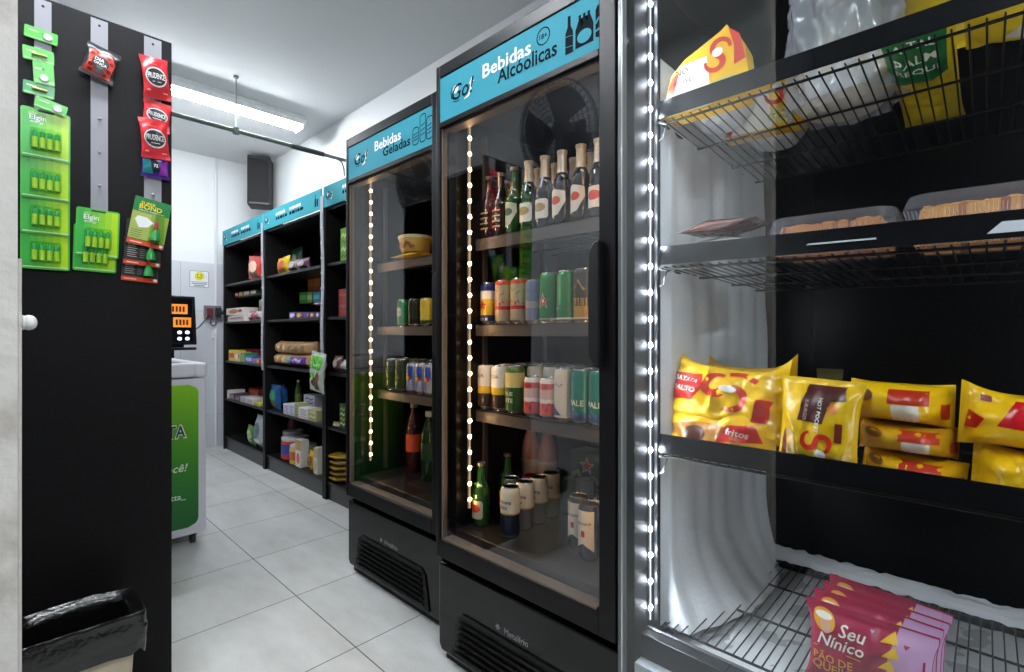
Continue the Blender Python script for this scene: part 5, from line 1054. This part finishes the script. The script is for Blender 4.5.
# glue cards
for i, (x0, yt, yb_, x1, ro, dy, front) in enumerate(((128.5, 196, 244, 165, .16, .036, 1), (124, 218, 264, 160.5, .07, .020, 0), (122.5, 235, 280, 159, .06, .005, 0))):
    t_, w_, h_ = panel_card('glue_pack', ['green topped glue card in front, with a red capped tube', 'dark glue card with orange foot, just under the front glue card', 'dark glue card with orange foot, lowest of the glue cards'][i], 'glue pack', x0, yt, yb_, x1, rot=ro, dy=dy, group='glue cards at the panel edge')
    b = MB(); b.prism(rrect(w_, h_, .003, 3), -.0006, .0006, M('0f7a3c', .35) if front else M('1f1f20', .35)); fn = flat(-.0006)
    if front:
        b.decal(tess(rect(-w_ * .5, w_ * .5, -h_ * .38, h_ * .20), .1), fn, M('8aa83a', .35), .0004); b.decal(tess(rect(-w_ * .5, w_ * .02, -h_ * .38, h_ * .18), .1), fn, M('a8b85a', .35), .0006)
        b.decal(txt('SUPER', -w_ * .12, h_ * .385, w=w_ * .4, bold=.015), fn, M('f0dc1c', .4), .0008); b.decal(txt('BOND', -w_ * .04, h_ * .31, w=w_ * .62, bold=.018), fn, M('f0dc1c', .4), .0008); b.decal(txt('adesivo instantaneo', 0, h_ * .235, w=w_ * .7), fn, WHITE, .0008)
        b.decal(tess([(-w_ * .40, h_ * .02), (-w_ * .34, h_ * .10), (-w_ * .10, h_ * .10), (w_ * .10, h_ * .02), (-w_ * .02, -h_ * .10), (-w_ * .26, -h_ * .14)], .1), fn, WHITE, .001)
        for q in range(4): b.decal(stroke([(-w_ * .44, -h_ * (.20 + .045 * q)), (-w_ * (.14 + .03 * (q % 2)), -h_ * (.20 + .045 * q))], .0014), fn, M('3a5a2a', .4), .001)
    else:
        for q in range(7): b.decal(stroke([(-w_ * .42, -h_ * (.05 + .045 * q)), (-w_ * (.16 + .04 * (q % 2)), -h_ * (.05 + .045 * q))], .0015), fn, M('b8b8b4', .4), .0006); b.decal(stroke([(-w_ * .08, -h_ * (.05 + .045 * q)), (w_ * .12, -h_ * (.05 + .045 * q))], .0012), fn, M('9a9a98', .4), .0006)
    b.decal(tess(rect(-w_ * .5, w_ * .5, -h_ * .495, -h_ * .40), .1), fn, M('d9481c', .35), .0008); b.decal(stroke([(-w_ * .42, -h_ * .45), (-w_ * .10, -h_ * .45)], .003), fn, M('f0d0c0', .4), .001)
    b.decal(tess(oval(w_ * .42, -h_ * .44, .005, .004), .1), fn, WHITE, .0012)
    b.build('backing_card', t_, recalc=False)
    g_ = MB(); g_.lathe([(.0125, 0), (.0125, .002), (.011, .018), (.006, .030), (.004, .034)], M('3f9a5a', .25), 16); gt = g_.build('glue_tube', t_, (w_ * .20, -.0135, -h_ * .36), (0, -.05, 0), smooth=40)
    g_ = MB(); g_.lathe([(.0050, .034), (.0055, .035), (.0045, .056), (.002, .058)], M('d8405a', .3), 14); g_.build('tube_cap', gt, smooth=40)
    g_ = MB(); g_.prism([(w_ * .02, -h_ * .37), (w_ * .42, -h_ * .37), (w_ * .32, h_ * .20), (w_ * .12, h_ * .20)], -.028, -.0012, clear('blister', .06, 'f0fff0', .05)); g_.build('blister', t_)
# ---- bin with liner
t = thing('trash_bin', 'cream rectangular bin with a black bag over its rim, in front of the black panel', 'bin', (.150, 1.665, 0), 0)
b = MB(); n = 28
def rr3(w_, d_, z, r=.03): return [Vector((p[0], p[1], z)) for p in rrect(w_, d_, r, 6)]
L1, L2, L3, L4 = rr3(.19, .125, .0), rr3(.222, .152, .350), rr3(.212, .142, .350), rr3(.18, .115, .012); n = len(L1)
for a, c_ in ((L1, L2), (L2, L3), (L3, L4)): b.add(a + c_, [(i, (i + 1) % n, n + (i + 1) % n, n + i) for i in range(n)], M('cfc2a8', .5))
b.add(L1, [tuple(range(n))], M('cfc2a8', .5)); b.add(L4, [tuple(range(n))], M('cfc2a8', .5)); b.build('bin_body', t, smooth=50)
lin_ = M('0a0a0b', .22, spec=.7, bump=(38, .5)); b = MB()
def liner(a, c_):
    # c_: 0 outside hem -> 0.5 rim -> 1 inside bottom
    ring_ = rrect(1, 1, .13, 12); m_ = len(ring_); th = a * m_; i0 = int(th) % m_; i1 = (i0 + 1) % m_; f = th - int(th)
    px_ = ring_[i0][0] * (1 - f) + ring_[i1][0] * f; py_ = ring_[i0][1] * (1 - f) + ring_[i1][1] * f
    if c_ < .5: q = c_ / .5; z = .285 + .10 * q; k = 1.03 + .02 * math.sin(q * PI)
    else: q = (c_ - .5) / .5; z = .385 - .012 * min(1, q * 8) - .29 * max(0, q - .12); k = 1.0 - .20 * min(1, q * 8) - .12 * q
    w_, d_ = .250 * k, .180 * k
    nz = noise.noise(Vector((px_ * 9, py_ * 9, c_ * 8))); n2 = noise.noise(Vector((px_ * 4, py_ * 4, 3)))
    hem = (1 - min(1, c_ / .5)) * (.018 * n2 + .010 * nz)
    return Vector((px_ * w_ + .005 * nz * (1 if c_ < .55 else .4), py_ * d_ + .005 * nz * (1 if c_ < .55 else .4), z + hem + .010 * n2 * (1 if .3 < c_ < .7 else .3)))
b.grid(110, 40, liner, lin_); b.build('bin_liner', t, smooth=80)
# ---- chest freezer with the green front
FXR, FYN, FH = .775, 2.955, .945
W, D = .62, 1.25
t = thing('chest_freezer', 'white chest freezer on castors with a green lettered end panel', 'freezer', (FXR - W, FYN, 0), 0)
WB = M('d6d6de', .35)
b = MB(); b.prism(rrect(W, .80, .02, 4, W / 2, .065 + .40), 0, D, WB); b.build('body', t, bevel=.004)
b = MB(); fn = flat(0); x0, x1, z0, z1 = .03, W - .035, .105, .835
for q in range(48):
    k = q / 47; za, zc = z0 + (z1 - z0) * q / 48, z0 + (z1 - z0) * (q + 1) / 48
    rr_ = .045; ins = lambda z_: rr_ - math.sqrt(max(0, rr_ ** 2 - max(0, z0 + rr_ - z_, z_ - (z1 - rr_)) ** 2)); ca, cb_ = ins(za), ins(zc)
    c1 = (0x0b, 0x62, 0x28); c2 = (0x86, 0xc6, 0x1e); e_ = k ** 1.2
    mt = M('%02x%02x%02x' % tuple(int(c1[i] + (c2[i] - c1[i]) * e_) for i in range(3)), .35)
    b.decal(tess([(x0 + ca, za), (x1 - ca, za), (x1 - cb_, zc), (x0 + cb_, zc)], .4), fn, mt, .001)
TA = txt('TA', W - .086, .600, h=.072, bold=.06, align='R', sx=.72)
b.decal(TA, fn, WHITE, .0016); b.decal(txt('TA', W - .093, .600, h=.060, bold=.02, align='R', sx=.72), fn, M('0d4a34', .4), .0024)
b.decal(txt('ocê!', W - .083, .415, h=.040, bold=.015, align='R', shear=.25), fn, M('e0f0d8', .4), .0016); b.decal(txt('tta_', W - .090, .265, h=.030, bold=.018, align='R'), fn, M('d0ecd0', .4), .0016)
b.build('graphic_panel', t, recalc=False)
b = MB()
for xa, xb, ya, yb_ in ((-.006, .045, -.006, D + .006), (W - .045, W + .006, -.006, D + .006), (.045, W - .045, -.006, .05), (.045, W - .045, D - .05, D + .006)): b.box(xa, xb, ya, yb_, .872, FH, M('dcdce2', .3))
b.build('lid_frame', t, bevel=.012)
for i, (ya, yb_, z) in enumerate(((.05, .64, .912), (.60, D - .05, .924))):
    b = MB(); b.box(.045, W - .045, ya, yb_, z, z + .005, clear('lid_pane', .08, '8f9aa0')); g_ = b.build('sliding_lid', t)
b = MB(); b.box(.045, W - .045, .05, D - .05, .862, .868, M('23262a', .4)); b.build('inner_well', t)
for x in (.055, W - .048):
    for y in (.06, D - .06):
        b = MB(); b.lathe([(.024, -.011), (.027, -.008), (.027, .008), (.024, .011)], M('2a2a2c', .5), 18); wv = b.v; 
        b.v = [Vector((v.z, v.x, v.y + .027)) for v in b.v]; b.box(-.016, .016, -.014, .03, .040, .066, M('6b6e72', .4, .5)); b.build('castor', t, (x, y, 0))
# ---- self checkout terminal on its pole behind the freezer
kx0 = at(171, 320, y=4.62).x
t = thing('payment_terminal', 'black self checkout screen with orange tiles on a slim pole behind the green freezer', 'payment terminal', (1.015, 4.66, 0), math.radians(4))
KB = M('0d0e11', .35)
b = MB(); b.prism([(-.17, 1.005), (.135, 1.005), (.120, 1.395), (-.17, 1.395)], -.03, .03, KB); bo = b.build('housing', t, bevel=.006)
b = MB(); fn = flat(-.0305); b.decal(tess([(-.14, 1.03), (.108, 1.03), (.098, 1.375), (-.14, 1.375)], .5), fn, M('050608', .12, emit='10141c', estr=.3), .0005)
OR = M('e8862a', .4, emit='f08a30', estr=.45)
for cx, cz in ((.005, 1.290), (.030, 1.185)):
    b.decal(tess(rrect(.125, .078, .004, 2, cx, cz), .5), fn, OR, .0010)
    for q in range(4): b.decal(tess(rect(cx - .045 + q * .024, cx - .030 + q * .024, cz - .022, cz + .022), .5), fn, M('3a1c10', .5), .0014)
WE = M('f0f2f8', .4, emit='f0f4ff', estr=1.2)
for cx in (.012, .066):
    for cz in (1.055, 1.105): b.decal(tess(oval(cx, cz, .016, .014), .5), fn, WE, .0012)
b.build('screen', t, recalc=False)
b = MB(); b.box(-.15, .11, -.10, .03, .965, .985, KB); b.box(-.05, .05, -.01, .03, .985, 1.01, KB); b.build('scanner_ledge', t, bevel=.004)
b = MB(); b.tube([(-.03, .03, .01), (-.03, .03, 1.0)], .022, KB, 14); b.lathe([(.16, 0), (.16, .008), (.03, .014)], KB, 28, (-.03, .03, 0)); b.build('pole', t, smooth=40)
# ---- back wall fittings
WY = YB - .008
def wall_at(px, py): return at(px, py, y=WY - .004)
a, c_ = wall_at(189.5, 270), wall_at(209, 288)
t = thing('smile_sign', 'small white notice with a yellow smiling face on the back wall', 'sign', ((a.x + c_.x) / 2, WY, (a.z + c_.z) / 2), 0)
w_, h_ = c_.x - a.x, a.z - c_.z
b = MB(); b.prism(rrect(w_, h_, .004, 2), -.004, -.0005, M('dfe2e4', .4)); fn = flat(-.004)
rp = rrect(w_ * .96, h_ * .95, .004, 2); b.decal(stroke(rp + [rp[0]], .004), fn, M('4a4e58', .4)); b.decal(tess(oval(0, h_ * .18, w_ * .25, h_ * .25), .2), fn, M('d9d22a', .4), .001)
b.decal(tess(oval(-w_ * .09, h_ * .25, w_ * .03, h_ * .045), .2), fn, BLK, .0016); b.decal(tess(oval(w_ * .09, h_ * .25, w_ * .03, h_ * .045), .2), fn, BLK, .0016); b.decal(stroke([(-w_ * .14, h_ * .14), (-w_ * .07, h_ * .07), (w_ * .07, h_ * .07), (w_ * .14, h_ * .14)], .006), fn, BLK, .0016)
b.decal(stroke([(-w_ * .42, -h_ * .17), (w_ * .42, -h_ * .17)], .004), fn, M('4a4e58', .4)); b.decal(stroke([(-w_ * .40, -h_ * .27), (w_ * .40, -h_ * .27)], h_ * .08), fn, M('8e94a4', .4)); b.decal(stroke([(-w_ * .28, -h_ * .39), (w_ * .28, -h_ * .39)], h_ * .08), fn, M('8e94a4', .4))
b.build('notice_board', t, recalc=False)
p = wall_at(212.5, 312)
t = thing('wall_junction_box', 'dark grey and maroon cable junction box on the back wall', 'cable box', (p.x, WY, p.z), 0)
b = MB(); b.box(-.075, .07, -.035, 0, -.075, .06, M('6a6468', .5)); b.build('box', t, bevel=.004)
b = MB(); b.box(-.060, -.005, -.05, -.034, -.052, .035, M('5a1c28', .4)); b.build('plug', t, bevel=.004)
b = MB(); b.box(.012, .060, -.055, -.034, -.050, .04, M('1a1a1c', .45)); b.build('plug', t, bevel=.004)
b = MB(); b.tube([(-.02, -.045, -.05), (-.03, -.05, -.11), (-.01, -.05, -.135), (.015, -.05, -.12), (.02, -.045, -.05)], .008, M('4a4648', .5), 8); b.build('looped_cable', t, smooth=60)
b = MB(); k0 = Vector((1.14, 4.69, 1.12)); pts = [k0, k0.lerp(Vector((p.x - .05, WY - .05, p.z - .035)), .35) - Vector((0, 0, .02)), k0.lerp(Vector((p.x - .05, WY - .05, p.z - .035)), .7) - Vector((0, 0, .015)), Vector((p.x - .05, WY - .05, p.z - .035))]
b.tube(pts, .006, M('2a2c30', .5), 8); tag(b.build('wall_cable', smooth=60), 'thin dark cable from the self checkout screen to the wall box', 'cable')
b = MB(); b.tube([Vector((p.x + .05, WY - .05, p.z)), Vector((p.x + .11, WY - .07, p.z - .012)), Vector((1.51, WY - .06, p.z - .005)), Vector((1.54, WY - .05, p.z - .005))], .016, M('141416', .5), 8); tag(b.build('wall_cable', smooth=60), 'thick black cable from the wall box to the shelf unit', 'cable')
p = wall_at(214.5, 331)
t = thing('wall_switch', 'small white rounded switch on the back wall under the junction box', 'switch', (p.x, WY, p.z), 0)
b = MB(); b.prism(rrect(.045, .15, .016, 4), -.022, 0, M('d6d9de', .35)); b.build('switch_plate', t, bevel=.003)
b = MB(); b.box(-.012, .012, -.027, -.02, -.03, .03, M('eceef0', .3)); b.build('rocker', t, bevel=.003)
